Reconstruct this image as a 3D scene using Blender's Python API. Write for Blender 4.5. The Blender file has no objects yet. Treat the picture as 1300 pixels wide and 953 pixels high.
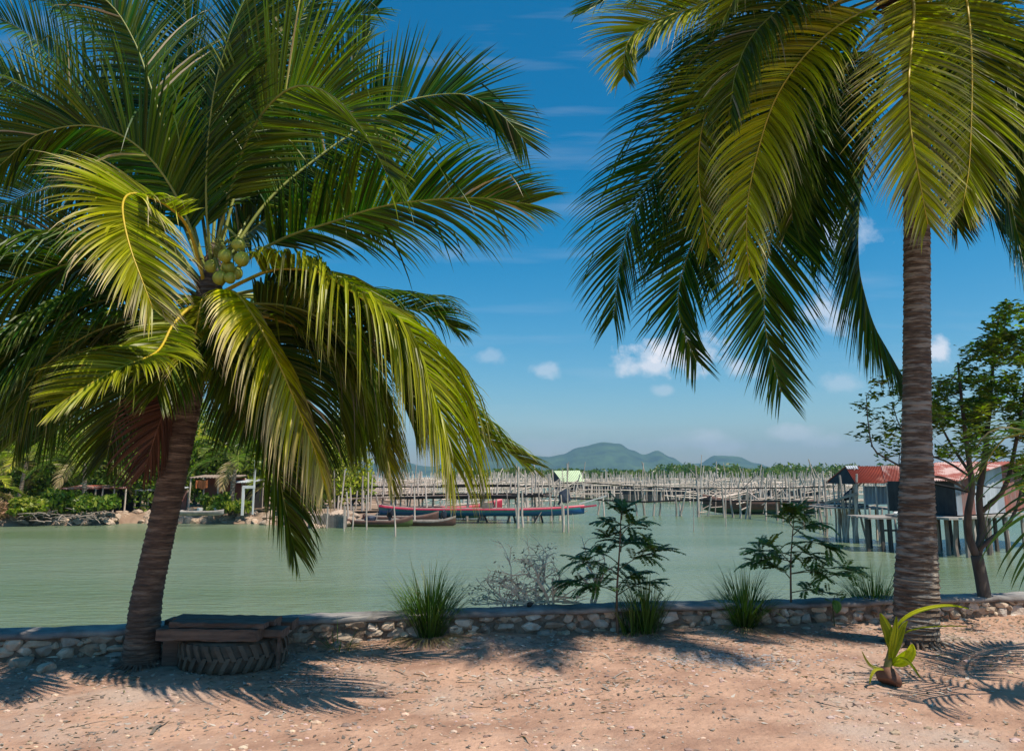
import bpy, math, random
from mathutils import Vector as V, Matrix, noise as mnoise
R = random.Random(7)
sc = bpy.context.scene
COL = sc.collection
# ------------------------------------------------------------------ camera
F = 1011.0                       # focal length in pixels of a 1300 px wide frame
EYE = 1.7
PITCH = math.atan((603-432)/F)
cd = bpy.data.cameras.new('camera'); cam = bpy.data.objects.new('camera', cd); COL.objects.link(cam)
cam.location = (0, 0, EYE); cam.rotation_euler = (math.pi/2+PITCH, 0, 0)
cd.sensor_width = 36; cd.lens = 36*F/1300; cd.shift_y = -44.5/1300
cd.clip_end = 30000; cd.clip_start = 0.05
sc.camera = cam
# ------------------------------------------------------------------ light
SUNV = V((0.46, -0.28, 1.0)).normalized()          # direction towards the sun
elev = math.asin(SUNV.z); azim = math.atan2(SUNV.x, SUNV.y)
ld = bpy.data.lights.new('sun', 'SUN'); sun = bpy.data.objects.new('sun', ld); COL.objects.link(sun)
ld.energy = 5.0; ld.angle = math.radians(0.53); ld.color = (1.0, 0.92, 0.79)
sun.rotation_euler = SUNV.to_track_quat('Z', 'Y').to_euler(); sun.location = (6, -6, 14)
sc.view_settings.view_transform = 'Standard'; sc.view_settings.look = 'None'
sc.view_settings.gamma = 1; sc.view_settings.use_curve_mapping = False
sc.view_settings.exposure = 0.10
sc.cycles.max_bounces = 6; sc.cycles.diffuse_bounces = 1; sc.cycles.glossy_bounces = 2
sc.cycles.transmission_bounces = 3; sc.cycles.transparent_max_bounces = 4; sc.cycles.volume_bounces = 0

def nd(nt, t, **k):
    n = nt.nodes.new(t)
    for a, b in k.items(): setattr(n, a, b)
    return n
def math_n(nt, op, a, b=None, clamp=False):
    n = nt.nodes.new('ShaderNodeMath'); n.operation = op; n.use_clamp = clamp
    for i, x in enumerate((a, b)):
        if x is None: continue
        if isinstance(x, (int, float)): n.inputs[i].default_value = x
        else: nt.links.new(x, n.inputs[i])
    return n.outputs[0]

def pix_uv(px, py):
    x = (px-650)/F; y = (432-py)/F
    dy = math.cos(PITCH)-y*math.sin(PITCH); dz = math.sin(PITCH)+y*math.cos(PITCH)
    return x/dy, dz/dy
w = bpy.data.worlds.new('World'); sc.world = w; w.use_nodes = True
nt = w.node_tree; nt.nodes.clear(); L = nt.links.new
out = nd(nt, 'ShaderNodeOutputWorld'); bg = nd(nt, 'ShaderNodeBackground'); bg.inputs['Strength'].default_value = 0.115
sky = nd(nt, 'ShaderNodeTexSky'); sky.sky_type = 'NISHITA'; sky.sun_disc = False
sky.sun_elevation = elev; sky.sun_rotation = azim; sky.air_density = 1.0; sky.dust_density = 0.6; sky.ozone_density = 3.0
hs = nd(nt, 'ShaderNodeHueSaturation'); hs.inputs['Saturation'].default_value = 1.55; hs.inputs['Hue'].default_value = 0.487
L(sky.outputs[0], hs.inputs['Color'])
tc = nd(nt, 'ShaderNodeTexCoord'); sep = nd(nt, 'ShaderNodeSeparateXYZ'); L(tc.outputs['Generated'], sep.inputs[0])
yy = math_n(nt, 'MAXIMUM', sep.outputs[1], 0.05)
u = math_n(nt, 'DIVIDE', sep.outputs[0], yy); v = math_n(nt, 'DIVIDE', sep.outputs[2], yy)
cmb = nd(nt, 'ShaderNodeCombineXYZ'); L(u, cmb.inputs[0]); L(v, cmb.inputs[1])
def wnoise(scale, detail, rough, sx=1, sy=1):
    mp = nd(nt, 'ShaderNodeMapping'); mp.inputs['Scale'].default_value = (sx, sy, 1); L(cmb.outputs[0], mp.inputs[0])
    n = nd(nt, 'ShaderNodeTexNoise'); n.inputs['Scale'].default_value = scale; n.inputs['Detail'].default_value = detail
    n.inputs['Roughness'].default_value = rough; L(mp.outputs[0], n.inputs['Vector']); return n.outputs['Fac']
n1 = wnoise(26, 6, 0.6); n2 = wnoise(5, 4, 0.55, 0.5, 4.5)
cloud = None
CL = [(862,450,38,19,1.0),(830,464,34,9,.8),(800,466,14,6,.5),(936,468,16,10,.6),(1056,398,22,18,.6),(1072,487,20,9,.3),(1186,448,14,11,.85),
      (690,469,13,7,.4),(1062,298,36,18,.45),(898,557,22,9,.42),(925,565,26,7,.32),(1008,551,20,7,.42),(1040,560,22,6,.3),(622,452,12,7,.25),(700,566,30,9,.2),
      (845,495,10,5,.3),(860,560,40,6,.2),(575,322,18,8,.12)]
for px, py, a, b, s in CL:
    cu, cv = pix_uv(px, py)
    du = math_n(nt, 'DIVIDE', math_n(nt, 'SUBTRACT', u, cu), a*2.0/F); dv = math_n(nt, 'DIVIDE', math_n(nt, 'SUBTRACT', v, cv), b*2.0/F)
    r2 = math_n(nt, 'ADD', math_n(nt, 'MULTIPLY', du, du), math_n(nt, 'MULTIPLY', dv, dv))
    m = math_n(nt, 'SUBTRACT', 1.0, math_n(nt, 'SQRT', r2))
    m = math_n(nt, 'ADD', m, math_n(nt, 'MULTIPLY', math_n(nt, 'SUBTRACT', n1, 0.55), 2.2))
    m = math_n(nt, 'MULTIPLY', math_n(nt, 'MULTIPLY', m, 1.6, True), s)
    # soft limit so noise far from the blob does not count
    lim = math_n(nt, 'SUBTRACT', 2.2, r2, True); m = math_n(nt, 'MULTIPLY', m, lim)
    cloud = m if cloud is None else math_n(nt, 'MAXIMUM', cloud, m)
cir = math_n(nt, 'MULTIPLY', math_n(nt, 'SUBTRACT', n2, 0.52, True), 0.55)
cloud = math_n(nt, 'MAXIMUM', cloud, cir)
cloud = math_n(nt, 'MULTIPLY', cloud, math_n(nt, 'GREATER_THAN', sep.outputs[1], 0.06))
mx = nd(nt, 'ShaderNodeMix', data_type='RGBA'); L(cloud, mx.inputs['Factor']); L(hs.outputs[0], mx.inputs['A']); mx.inputs['B'].default_value = (7.6, 7.7, 8.2, 1)
L(mx.outputs['Result'], bg.inputs['Color']); L(bg.outputs[0], out.inputs[0])

# ------------------------------------------------------------------ helpers
def ray(px, py):
    x = (px-650)/F; y = (432-py)/F; c, s = math.cos(PITCH), math.sin(PITCH)
    return V((x, c-y*s, s+y*c))
def P(px, py, D):
    d = ray(px, py); return V((0, 0, EYE))+d*(D/d.y)
def G(px, py, z=0.0):
    d = ray(px, py); return V((0, 0, EYE))+d*((z-EYE)/d.z)
WZ = -1.0
Z = V((0, 0, 1))
ORG = {}
def tag(o, label=None, cat=None, group=None, kind=None):
    if label: o['label'] = label
    if cat: o['category'] = cat
    if group: o['group'] = group
    if kind: o['kind'] = kind
    return o
def thing(name, loc, label, cat, group=None):
    o = bpy.data.objects.new(name, None); COL.objects.link(o); o.location = loc; o.empty_display_size = .2
    ORG[o] = V(loc); return tag(o, label, cat, group)
def copy_tree(o, parent=None):
    c = o.copy(); COL.objects.link(c)
    if parent: c.parent = parent
    for ch in list(o.children): copy_tree(ch, c)
    return c
class MB:
    def __init__(s): s.v = []; s.f = []; s.c = []; s.m = []; s.col = (0, 0, 0)
    def vert(s, p, c=None): s.v.append(tuple(p)); s.c.append(c or s.col); return len(s.v)-1
    def face(s, idx, m=0): s.f.append(idx); s.m.append(m)
    def build(s, name, mats, parent=None, smooth=False, origin=None):
        org = origin if origin is not None else (ORG[parent] if parent is not None else V((0, 0, 0)))
        me = bpy.data.meshes.new(name)
        me.from_pydata([(a-org[0], b-org[1], c-org[2]) for a, b, c in s.v], [], s.f)
        if not isinstance(mats, (list, tuple)): mats = [mats]
        for m in mats: me.materials.append(m)
        if len(mats) > 1: me.polygons.foreach_set('material_index', s.m)
        ca = me.color_attributes.new('Col', 'FLOAT_COLOR', 'POINT')
        ca.data.foreach_set('color', [x for c in s.c for x in (c[0], c[1], c[2], 1.0)])
        if smooth: me.polygons.foreach_set('use_smooth', [True]*len(me.polygons))
        me.update()
        o = bpy.data.objects.new(name, me); COL.objects.link(o); ORG[o] = V(org)
        if parent is not None: o.parent = parent
        else: o.location = org
        return o
    def box(s, c, hx, hy, hz, rz=0, m=0, ax=None):
        c = V(c)
        if ax is None: ax = (V((math.cos(rz), math.sin(rz), 0)), V((-math.sin(rz), math.cos(rz), 0)), Z)
        i = [s.vert(c+ax[0]*(hx*a)+ax[1]*(hy*b)+ax[2]*(hz*d)) for a in (-1, 1) for b in (-1, 1) for d in (-1, 1)]
        for q in ((0,1,3,2),(4,6,7,5),(0,4,5,1),(2,3,7,6),(0,2,6,4),(1,5,7,3)): s.face([i[k] for k in q], m)
    def beam(s, a, b, wd, th, m=0, up=Z):
        a, b = V(a), V(b); t = (b-a); l = t.length; t.normalize(); sd = t.cross(up)
        if sd.length < 1e-3: sd = V((1, 0, 0))
        sd.normalize(); u2 = sd.cross(t)
        s.box((a+b)/2, l/2, wd/2, th/2, m=m, ax=(t, sd, u2))
    def tube(s, pts, rs, n=6, m=0, cap=True, cols=None):
        pts = [V(p) for p in pts]; rings = []; pr = None
        for i, p in enumerate(pts):
            t = (pts[min(i+1, len(pts)-1)]-pts[max(i-1, 0)]).normalized()
            if pr is None:
                a = V((1, 0, 0)) if abs(t.x) < .8 else V((0, 1, 0)); pr = (a-t*a.dot(t)).normalized()
            else: pr = (pr-t*pr.dot(t)).normalized()
            q = t.cross(pr); r = rs[i] if isinstance(rs, (list, tuple)) else rs
            c = cols[i] if cols else None
            rings.append([s.vert(p+(pr*math.cos(k*2*math.pi/n)+q*math.sin(k*2*math.pi/n))*r, c) for k in range(n)])
        for a, b in zip(rings, rings[1:]):
            for k in range(n): s.face([a[k], a[(k+1) % n], b[(k+1) % n], b[k]], m)
        if cap: s.face(rings[0][::-1], m); s.face(rings[-1], m)
    def quad(s, a, b, c, d, m=0): s.face([s.vert(x) for x in (a, b, c, d)], m)
ICO = {}
def ico(sub):
    if sub in ICO: return ICO[sub]
    import bmesh
    bm = bmesh.new(); bmesh.ops.create_icosphere(bm, subdivisions=sub, radius=1)
    ICO[sub] = ([v.co.copy() for v in bm.verts], [[v.index for v in f.verts] for f in bm.faces]); bm.free(); return ICO[sub]
def rock(mb, c, sx, sy, sz, rz=0, sub=2, rough=.35, rnd=R, col=None):
    vs, fs = ico(sub); base = len(mb.v); off = V((rnd.uniform(-50, 50),)*3)+V((0, rnd.uniform(-9, 9), 0)); ca, sa = math.cos(rz), math.sin(rz)
    planes = [(V((rnd.gauss(0,1), rnd.gauss(0,1), rnd.gauss(0,1))).normalized(), rnd.uniform(.5, .8)) for _ in range(9)]
    for p in vs:
        q = p*(1+rough*.5*mnoise.noise(p*1.3+off))
        for n_, d_ in planes:
            e = q.dot(n_)-d_
            if e > 0: q = q-n_*e
        x, y, z = q.x*sx, q.y*sy, q.z*sz
        mb.vert((c[0]+x*ca-y*sa, c[1]+x*sa+y*ca, c[2]+z), col)
    for f in fs: mb.face([base+i for i in f])
def catmull(pts, n):
    pts = [V(p) for p in pts]; ex = [pts[0]*2-pts[1]]+pts+[pts[-1]*2-pts[-2]]; raw = []
    for i in range(1, len(ex)-2):
        a, b, c, d = ex[i-1:i+3]
        for k in range(12):
            t = k/12; raw.append(.5*((2*b)+(c-a)*t+(2*a-5*b+4*c-d)*t*t+(3*b-a-3*c+d)*t**3))
    raw.append(pts[-1]); L_ = [0]
    for a, b in zip(raw, raw[1:]): L_.append(L_[-1]+(b-a).length)
    o = []; j = 0
    for i in range(n):
        s_ = L_[-1]*i/(n-1)
        while j < len(L_)-2 and L_[j+1] < s_: j += 1
        t = (s_-L_[j])/max(1e-9, L_[j+1]-L_[j]); o.append(raw[j].lerp(raw[j+1], min(1, t)))
    return o, L_[-1]
def lerp(a, b, t): return a+(b-a)*t

# ------------------------------------------------------------------ materials
def mat(name, base=(.5, .5, .5), rough=.8, c2=None, scale=8, detail=6, lo=.35, hi=.65, stretch=(1, 1, 1), bump=0.0, bscale=None, metal=0, spec=.5,
        attr=False, c3=None, s3=1.0, lo3=.45, hi3=.6, coords='Object'):
    m = bpy.data.materials.new(name); m.use_nodes = True; nt = m.node_tree; L = nt.links.new
    b = nt.nodes['Principled BSDF']; b.inputs['Roughness'].default_value = rough; b.inputs['Metallic'].default_value = metal
    b.inputs['Specular IOR Level'].default_value = spec
    tc = nd(nt, 'ShaderNodeTexCoord'); mp = nd(nt, 'ShaderNodeMapping'); mp.inputs['Scale'].default_value = stretch; L(tc.outputs[coords], mp.inputs[0])
    cur = None
    def noise(sc_, det=detail):
        n = nd(nt, 'ShaderNodeTexNoise'); n.inputs['Scale'].default_value = sc_; n.inputs['Detail'].default_value = det; n.inputs['Roughness'].default_value = .62
        L(mp.outputs[0], n.inputs['Vector']); return n.outputs['Fac']
    def ramp(f, a, b_):
        r = nd(nt, 'ShaderNodeMapRange'); r.inputs['From Min'].default_value = a; r.inputs['From Max'].default_value = b_; L(f, r.inputs['Value']); return r.outputs[0]
    def mix(f, a, b_):
        x = nd(nt, 'ShaderNodeMix', data_type='RGBA')
        if isinstance(f, float): x.inputs['Factor'].default_value = f
        else: L(f, x.inputs['Factor'])
        for k, q in (('A', a), ('B', b_)):
            if isinstance(q, tuple): x.inputs[k].default_value = (*q[:3], 1)
            else: L(q, x.inputs[k])
        return x.outputs['Result']
    cur = base
    if c2: cur = mix(ramp(noise(scale), lo, hi), base, c2)
    if c3: cur = mix(ramp(noise(s3), lo3, hi3), cur, c3)
    if attr:                                     # own colour of each stone / board: multiplies by attribute
        a = nd(nt, 'ShaderNodeAttribute'); a.attribute_name = 'Col'
        x = nd(nt, 'ShaderNodeMix', data_type='RGBA'); x.blend_type = 'MULTIPLY'; x.inputs['Factor'].default_value = 1
        if isinstance(cur, tuple): x.inputs['A'].default_value = (*cur[:3], 1)
        else: L(cur, x.inputs['A'])
        L(a.outputs['Color'], x.inputs['B']); cur = x.outputs['Result']
    if isinstance(cur, tuple): b.inputs['Base Color'].default_value = (*cur[:3], 1)
    else: L(cur, b.inputs['Base Color'])
    if bump:
        bn = nd(nt, 'ShaderNodeBump'); bn.inputs['Strength'].default_value = 1; bn.inputs['Distance'].default_value = bump
        L(noise(bscale or scale*2, 8), bn.inputs['Height']); L(bn.outputs[0], b.inputs['Normal'])
    return m
def leaf_mat(name, green, yellow, dry, trans=.35, rough=.38, spec=.45, tmul=1.6):
    """Col.r dryness, Col.g yellowness, Col.b own lightness of the leaflet"""
    m = bpy.data.materials.new(name); m.use_nodes = True; nt = m.node_tree; L = nt.links.new; nt.nodes.clear()
    a = nd(nt, 'ShaderNodeAttribute'); a.attribute_name = 'Col'; sp = nd(nt, 'ShaderNodeSeparateColor'); L(a.outputs['Color'], sp.inputs[0])
    def mix(f, A, B, bt='MIX'):
        x = nd(nt, 'ShaderNodeMix', data_type='RGBA'); x.blend_type = bt
        if isinstance(f, float): x.inputs['Factor'].default_value = f
        else: L(f, x.inputs['Factor'])
        for k, q in (('A', A), ('B', B)):
            if isinstance(q, tuple): x.inputs[k].default_value = (*q[:3], 1)
            else: L(q, x.inputs[k])
        return x.outputs['Result']
    c = mix(sp.outputs[1], green, yellow); c = mix(sp.outputs[0], c, dry)
    mr = nd(nt, 'ShaderNodeMapRange'); mr.inputs['To Min'].default_value = .45; mr.inputs['To Max'].default_value = 1.75; L(sp.outputs[2], mr.inputs['Value'])
    cb = nd(nt, 'ShaderNodeCombineColor'); [L(mr.outputs[0], cb.inputs[i]) for i in range(3)]
    c = mix(1.0, c, cb.outputs[0], 'MULTIPLY')
    b = nd(nt, 'ShaderNodeBsdfPrincipled'); L(c, b.inputs['Base Color']); b.inputs['Roughness'].default_value = rough; b.inputs['Specular IOR Level'].default_value = spec
    t = nd(nt, 'ShaderNodeBsdfTranslucent'); tcol = mix(1.0, c, (tmul*.72, tmul*1.15, tmul*.22), 'MULTIPLY'); L(tcol, t.inputs['Color'])
    ms = nd(nt, 'ShaderNodeMixShader'); ms.inputs[0].default_value = trans; L(b.outputs[0], ms.inputs[1]); L(t.outputs[0], ms.inputs[2])
    o = nd(nt, 'ShaderNodeOutputMaterial'); L(ms.outputs[0], o.inputs[0]); return m

M = {}
M['palm'] = leaf_mat('palm_leaf', (.011, .066, .006), (.46, .41, .006), (.50, .38, .26), trans=.30, rough=.40, spec=.3)
M['palmfar'] = leaf_mat('palm_leaf_far', (.085, .15, .02), (.42, .38, .04), (.36, .24, .14))
M['rachis'] = mat('palm_midrib', (.30, .32, .06), .45, (.20, .23, .04), 6); M['rachis_yellow'] = mat('palm_midrib_yellow', (.66, .44, .03), .45, (.5, .38, .03), 6)
M['rachis_brown'] = mat('dead_midrib', (.20, .09, .05), .7, (.12, .05, .03), 9)
M['broad'] = leaf_mat('broad_leaf', (.05, .10, .012), (.30, .32, .02), (.25, .12, .05), rough=.45)
M['dark_leaf'] = leaf_mat('dark_feathery_leaf', (.05, .11, .025), (.20, .29, .035), (.2, .15, .08), rough=.55, trans=.25)
M['grass'] = leaf_mat('grass_blade', (.045, .085, .015), (.16, .22, .03), (.38, .27, .14), rough=.5)
M['deadleaf'] = leaf_mat('dead_leaf', (.30, .19, .15), (.36, .26, .2), (.45, .40, .36), trans=.15, rough=.7)
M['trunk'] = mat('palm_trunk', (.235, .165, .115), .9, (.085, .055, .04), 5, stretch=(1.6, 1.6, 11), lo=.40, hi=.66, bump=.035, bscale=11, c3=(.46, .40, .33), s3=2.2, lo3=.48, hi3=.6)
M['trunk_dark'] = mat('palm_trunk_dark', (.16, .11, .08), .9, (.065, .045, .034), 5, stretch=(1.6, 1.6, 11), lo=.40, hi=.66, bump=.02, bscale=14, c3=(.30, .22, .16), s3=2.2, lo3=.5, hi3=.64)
M['fibre'] = mat('palm_fibre', (.05, .03, .02), .95, (.12, .07, .04), 20, bump=.01)
M['coconut'] = mat('green_coconut', (.50, .52, .06), .4, (.36, .38, .04), 3)
M['bark'] = mat('tree_bark', (.13, .11, .09), .9, (.06, .05, .042), 10, stretch=(1, 1, .3), bump=.01)
M['stem'] = mat('sapling_stem', (.20, .12, .08), .8, (.12, .08, .05), 12)
M['stem_green'] = mat('green_stem', (.09, .11, .03), .7, (.06, .07, .02), 12)
M['dead'] = mat('bleached_twig', (.88, .71, .52), .85, (.66, .48, .34), 9)
M['stone'] = mat('wall_stone', (.66, .54, .43), .9, (.40, .30, .23), 7, bump=.02, bscale=18, attr=True, c3=(.42, .22, .13), s3=2.2, lo3=.56, hi3=.7)
M['mortar'] = mat('wall_mortar', (.26, .19, .14), .95, (.14, .10, .07), 14, bump=.03, bscale=22)
M['cap'] = mat('wall_cap', (.30, .28, .26), .9, (.16, .14, .13), 5, bump=.01, bscale=30, c3=(.42, .38, .34), s3=1.3, lo3=.5, hi3=.65)
M['rubber'] = mat('tyre_rubber', (.065, .055, .042), .8, (.14, .11, .075), 8, bump=.004, bscale=40, c3=(.14, .11, .08), s3=3, lo3=.5, hi3=.7)
M['plank'] = mat('weathered_plank', (.19, .125, .09), .85, (.075, .05, .038), 6, stretch=(.35, 5, 5), bump=.006, bscale=20)
M['wood'] = mat('grey_pole', (.68, .59, .52), .85, (.40, .33, .28), 4, stretch=(3, 3, .7), attr=True)
M['woodwet'] = mat('dark_post', (.12, .10, .085), .85, (.06, .05, .04), 4, stretch=(3, 3, .7))
M['deck'] = mat('pale_deck_board', (.46, .41, .36), .85, (.26, .22, .19), 3)
M['rust'] = mat('rusty_corrugated_iron', (.40, .075, .04), .75, (.26, .05, .03), 1.4, c3=(.50, .20, .14), s3=.8, lo3=.52, hi3=.62)
M['rustlight'] = mat('faded_rust_iron', (.55, .36, .32), .7, (.30, .07, .045), 1.1, stretch=(2.2, .6, .6), lo=.44, hi=.54)
M['zinc'] = mat('zinc_sheet', (.52, .55, .58), .6, (.40, .42, .45), 1.5, metal=0, c3=(.36, .20, .15), s3=.9, lo3=.58, hi3=.66)
M['rustwall'] = mat('rust_wall_sheet', (.36, .10, .065), .8, (.26, .16, .14), 1.6)
M['shadeboard'] = mat('interior_shade_board', (.03, .03, .032), .9, (.05, .05, .05), 3)  # near-black colour stands in for the shade inside open huts and sheds
M['netdark'] = mat('dark_net', (.055, .06, .07), .95, (.09, .09, .10), 2)
M['nettan'] = mat('tan_bamboo_screen', (.34, .26, .20), .9, (.22, .16, .13), 2.5, stretch=(3, 3, .5))
M['greenroof'] = mat('pale_green_sheet', (.64, .74, .48), .6, (.58, .68, .42), 2)
M['bluep'] = mat('blue_boat_paint', (.02, .10, .30), .4, (.02, .14, .34), 2)
M['redp'] = mat('red_boat_paint', (.60, .05, .10), .45, (.45, .04, .07), 3)
M['teal'] = mat('teal_boat_paint', (.05, .26, .26), .45, (.04, .2, .2), 3)
M['greenp'] = mat('olive_boat_paint', (.13, .16, .04), .6, (.08, .10, .03), 3)
M['greyboat'] = mat('weathered_boat_wood', (.28, .25, .22), .8, (.15, .12, .10), 4)
M['brownboat'] = mat('brown_boat_wood', (.15, .07, .05), .7, (.09, .05, .04), 4)
M['darkgreen'] = mat('dark_green_hull', (.03, .09, .05), .6, (.05, .07, .04), 3)
M['black'] = mat('black_plastic', (.018, .02, .028), .35)
M['tarp'] = mat('dark_blue_tarp', (.025, .035, .06), .7, (.05, .06, .09), 4)
M['white'] = mat('white_paint', (.78, .76, .72), .6, (.62, .6, .56), 4)
M['bluepipe'] = mat('blue_pipe', (.12, .28, .42), .5)
M['orange'] = mat('orange_cloth', (.62, .18, .06), .8)
M['soilbank'] = mat('bank_soil', (.36, .235, .16), .95, (.2, .13, .085), 1.2, bump=.05, bscale=3, c3=(.34, .24, .17), s3=.9, lo3=.5, hi3=.6)
M['hill'] = mat('forested_hill', (.09, .15, .045), .95, (.03, .055, .02), .009, detail=10, bump=8, bscale=.05, c3=(.17, .13, .09), s3=.0035, lo3=.68, hi3=.8)
# ground: reddish sand with trodden litter
M['sand'] = mat('reddish_sand', (.57, .345, .235), .97, (.35, .195, .13), 1.6, detail=10, lo=.38, hi=.62, bump=.03, bscale=16, c3=(.50, .36, .28), s3=.55, lo3=.52, hi3=.64)
M['ash'] = mat('grey_ash', (.50, .44, .40), .95, (.26, .23, .22), 9, bump=.01)
M['pebble'] = mat('pebble', (.62, .50, .42), .9, (.4, .28, .22), 12, attr=True)
# water
m = bpy.data.materials.new('turbid_water'); m.use_nodes = True; nt = m.node_tree; L = nt.links.new; b = nt.nodes['Principled BSDF']
b.inputs['Roughness'].default_value = .2; b.inputs['IOR'].default_value = 1.33
tc = nd(nt, 'ShaderNodeTexCoord')
def wn(sx, sy, scale, det):
    mp = nd(nt, 'ShaderNodeMapping'); mp.inputs['Scale'].default_value = (sx, sy, 1); mp.inputs['Rotation'].default_value = (0, 0, .12); L(tc.outputs['Object'], mp.inputs[0])
    n = nd(nt, 'ShaderNodeTexNoise'); n.inputs['Scale'].default_value = scale; n.inputs['Detail'].default_value = det; L(mp.outputs[0], n.inputs['Vector']); return n.outputs['Fac']
w1 = wn(.7, 2.2, 2.4, 4); w2 = wn(.12, .5, .6, 3); w3 = wn(.03, .12, 1.0, 3)
h = math_n(nt, 'ADD', math_n(nt, 'MULTIPLY', w1, .6), math_n(nt, 'MULTIPLY', w2, 1.6))
bn = nd(nt, 'ShaderNodeBump'); bn.inputs['Distance'].default_value = .22; L(h, bn.inputs['Height']); L(bn.outputs[0], b.inputs['Normal'])
mx = nd(nt, 'ShaderNodeMix', data_type='RGBA'); mr = nd(nt, 'ShaderNodeMapRange'); mr.inputs['From Min'].default_value = .4; mr.inputs['From Max'].default_value = .6
L(w3, mr.inputs['Value']); L(mr.outputs[0], mx.inputs['Factor']); mx.inputs['A'].default_value = (.125, .175, .085, 1); mx.inputs['B'].default_value = (.175, .22, .135, 1)
L(mx.outputs['Result'], b.inputs['Base Color']); M['water'] = m

# ------------------------------------------------------------------ setting
# near ground, one sheet from behind the camera to the wall
WALLTOP = .27
wl = [G(px, py, WALLTOP) for px, py in ((0, 805), (100, 802), (200, 797), (400, 786), (500, 782), (600, 777), (780, 771), (900, 768), (1050, 765), (1300, 757))]
d0 = (wl[1]-wl[0]).normalized(); d1 = (wl[-1]-wl[-2]).normalized()
wl = [wl[0]-d0*14, wl[0]-d0*4]+wl+[wl[-1]+d1*4, wl[-1]+d1*14]
wl, wlen = catmull([(p.x, p.y, 0) for p in wl], 420)
def wall_y(x):
    for a, b in zip(wl, wl[1:]):
        if a.x <= x <= b.x: return lerp(a.y, b.y, (x-a.x)/(b.x-a.x))
    return wl[0].y if x < wl[0].x else wl[-1].y
def gz(x, y):
    """height of the trodden ground"""
    base = .035*mnoise.noise(V((x*.5, y*.7, 0)))+.012*mnoise.noise(V((x*2.3, y*2.9, 3)))+.006*mnoise.noise(V((x*6, y*7, 3)))
    if -12 < x < 12 and y > 6:                   # soil drifted against the wall foot
        base += max(0, .05+.06*mnoise.noise(V((x*1.1, 0, 7))))*math.exp(-max(0, wall_y(x)-y)/.28)
    return base
mb = MB(); xs = [-160, -80, -40, -25]+[lerp(-17, 20, i/230) for i in range(231)]+[30, 50, 90, 160]
ts = [0, .3, .55, .7]+[lerp(.74, 1, i/60) for i in range(61)]
idx = []
for x in xs:
    wy = wall_y(x)+.28; row = []
    for t in ts:
        y = lerp(-20, wy, t); row.append(mb.vert((x, y, gz(x, y))))
    idx.append(row)
for a, b_ in zip(idx, idx[1:]):
    for k in range(len(ts)-1): mb.face([a[k], b_[k], b_[k+1], a[k+1]])
for (xa, xb) in ((-160, 160),):
    mb.quad((-160, -20, gz(-160, -20)), (-160, -300, 0), (160, -300, 0), (160, -20, gz(160, -20)))
tag(mb.build('ground', M['sand'], smooth=True), kind='structure')
# water to the horizon
mb = MB(); mb.quad((-9000, -40, WZ), (9000, -40, WZ), (9000, 12000, WZ), (-9000, 12000, WZ))
tag(mb.build('water', M['water']), kind='structure')
# hills
prof = [(380,603),(440,596),(500,584),(550,592),(590,580),(610,570),(628,567),(655,571),(680,579),(692,580),(712,577),(733,569),(765,563),(785,564),(800,572),(815,577),(832,573),(850,581),(868,590),(885,588),(905,579),(932,580),(958,588),(985,599),(1010,601),(1100,602),(1300,603)]
def hprof(px):
    for (a, b_), (c, d) in zip(prof, prof[1:]):
        if a <= px <= c:
            t = (px-a)/(c-a); t = t*t*(3-2*t); return 603-lerp(b_, d, t)
    return 0
HD = 4200; mb = MB(); rows = []
for j in range(41):
    yv = lerp(-1, 1, j/40); D = HD+yv*650; row = []
    for i in range(301):
        px = lerp(380, 1300, i/300); x = (px-650)/F*HD
        hh = hprof(px)*HD/F*1.03
        fall = max(0, 1-abs(yv))**.8
        n_ = mnoise.fractal(V((x*.006, D*.006, 1)), 1, 2, 5)
        ridge = mnoise.fractal(V((x*.0022, D*.0022, 5)), 1, 2, 3)
        zz = WZ-3+(hh+3)*fall*(1+.25*ridge*(1-fall))+n_*8*min(1, hh/30)
        row.append(mb.vert((x*(1+yv*.08), D, zz)))
    rows.append(row)
for a, b_ in zip(rows, rows[1:]):
    for k in range(300): mb.face([a[k], a[k+1], b_[k+1], b_[k]])
tag(mb.build('hills', M['hill'], smooth=True), kind='structure')
# left bank
BZ = -.45
edge = [(-200, 52), (-60, 46), (-35, 43.5)]+[tuple(G(px, py, WZ)[:2]) for px, py in ((0, 668), (60, 666), (110, 667), (160, 664), (200, 664), (260, 664), (330, 665), (380, 669), (410, 670), (440, 668))]+[(-6.5, 49), (-7.5, 58), (-9, 80), (-14, 140)]
ec, _ = catmull([(a, b_, 0) for a, b_ in edge], 160)
mb = MB(); rws = []
for i, p in enumerate(ec):
    t = (ec[min(i+1, 159)]-ec[max(i-1, 0)]).normalized(); n_ = V((-t.y, t.x, 0)); r = []
    for k, (o_, z_) in enumerate(((-.6, WZ-.5), (-.1, WZ-.02), (.35, WZ+.28), (1.0, BZ-.05), (3, BZ), (9, BZ+.05))):
        q = p+n_*(o_+.25*mnoise.noise(p*.7+V((0, 0, k)))); r.append(mb.vert((q.x, q.y, z_+(.12*mnoise.noise(q*.9) if k > 1 else 0))))
    r.append(mb.vert((min(-18, p.x-20), 150, BZ+.05))); rws.append(r)
for a, b_ in zip(rws, rws[1:]):
    for k in range(6): mb.face([a[k], b_[k], b_[k+1], a[k+1]])
tag(mb.build('far_bank', M['soilbank'], smooth=True), kind='structure')

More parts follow.
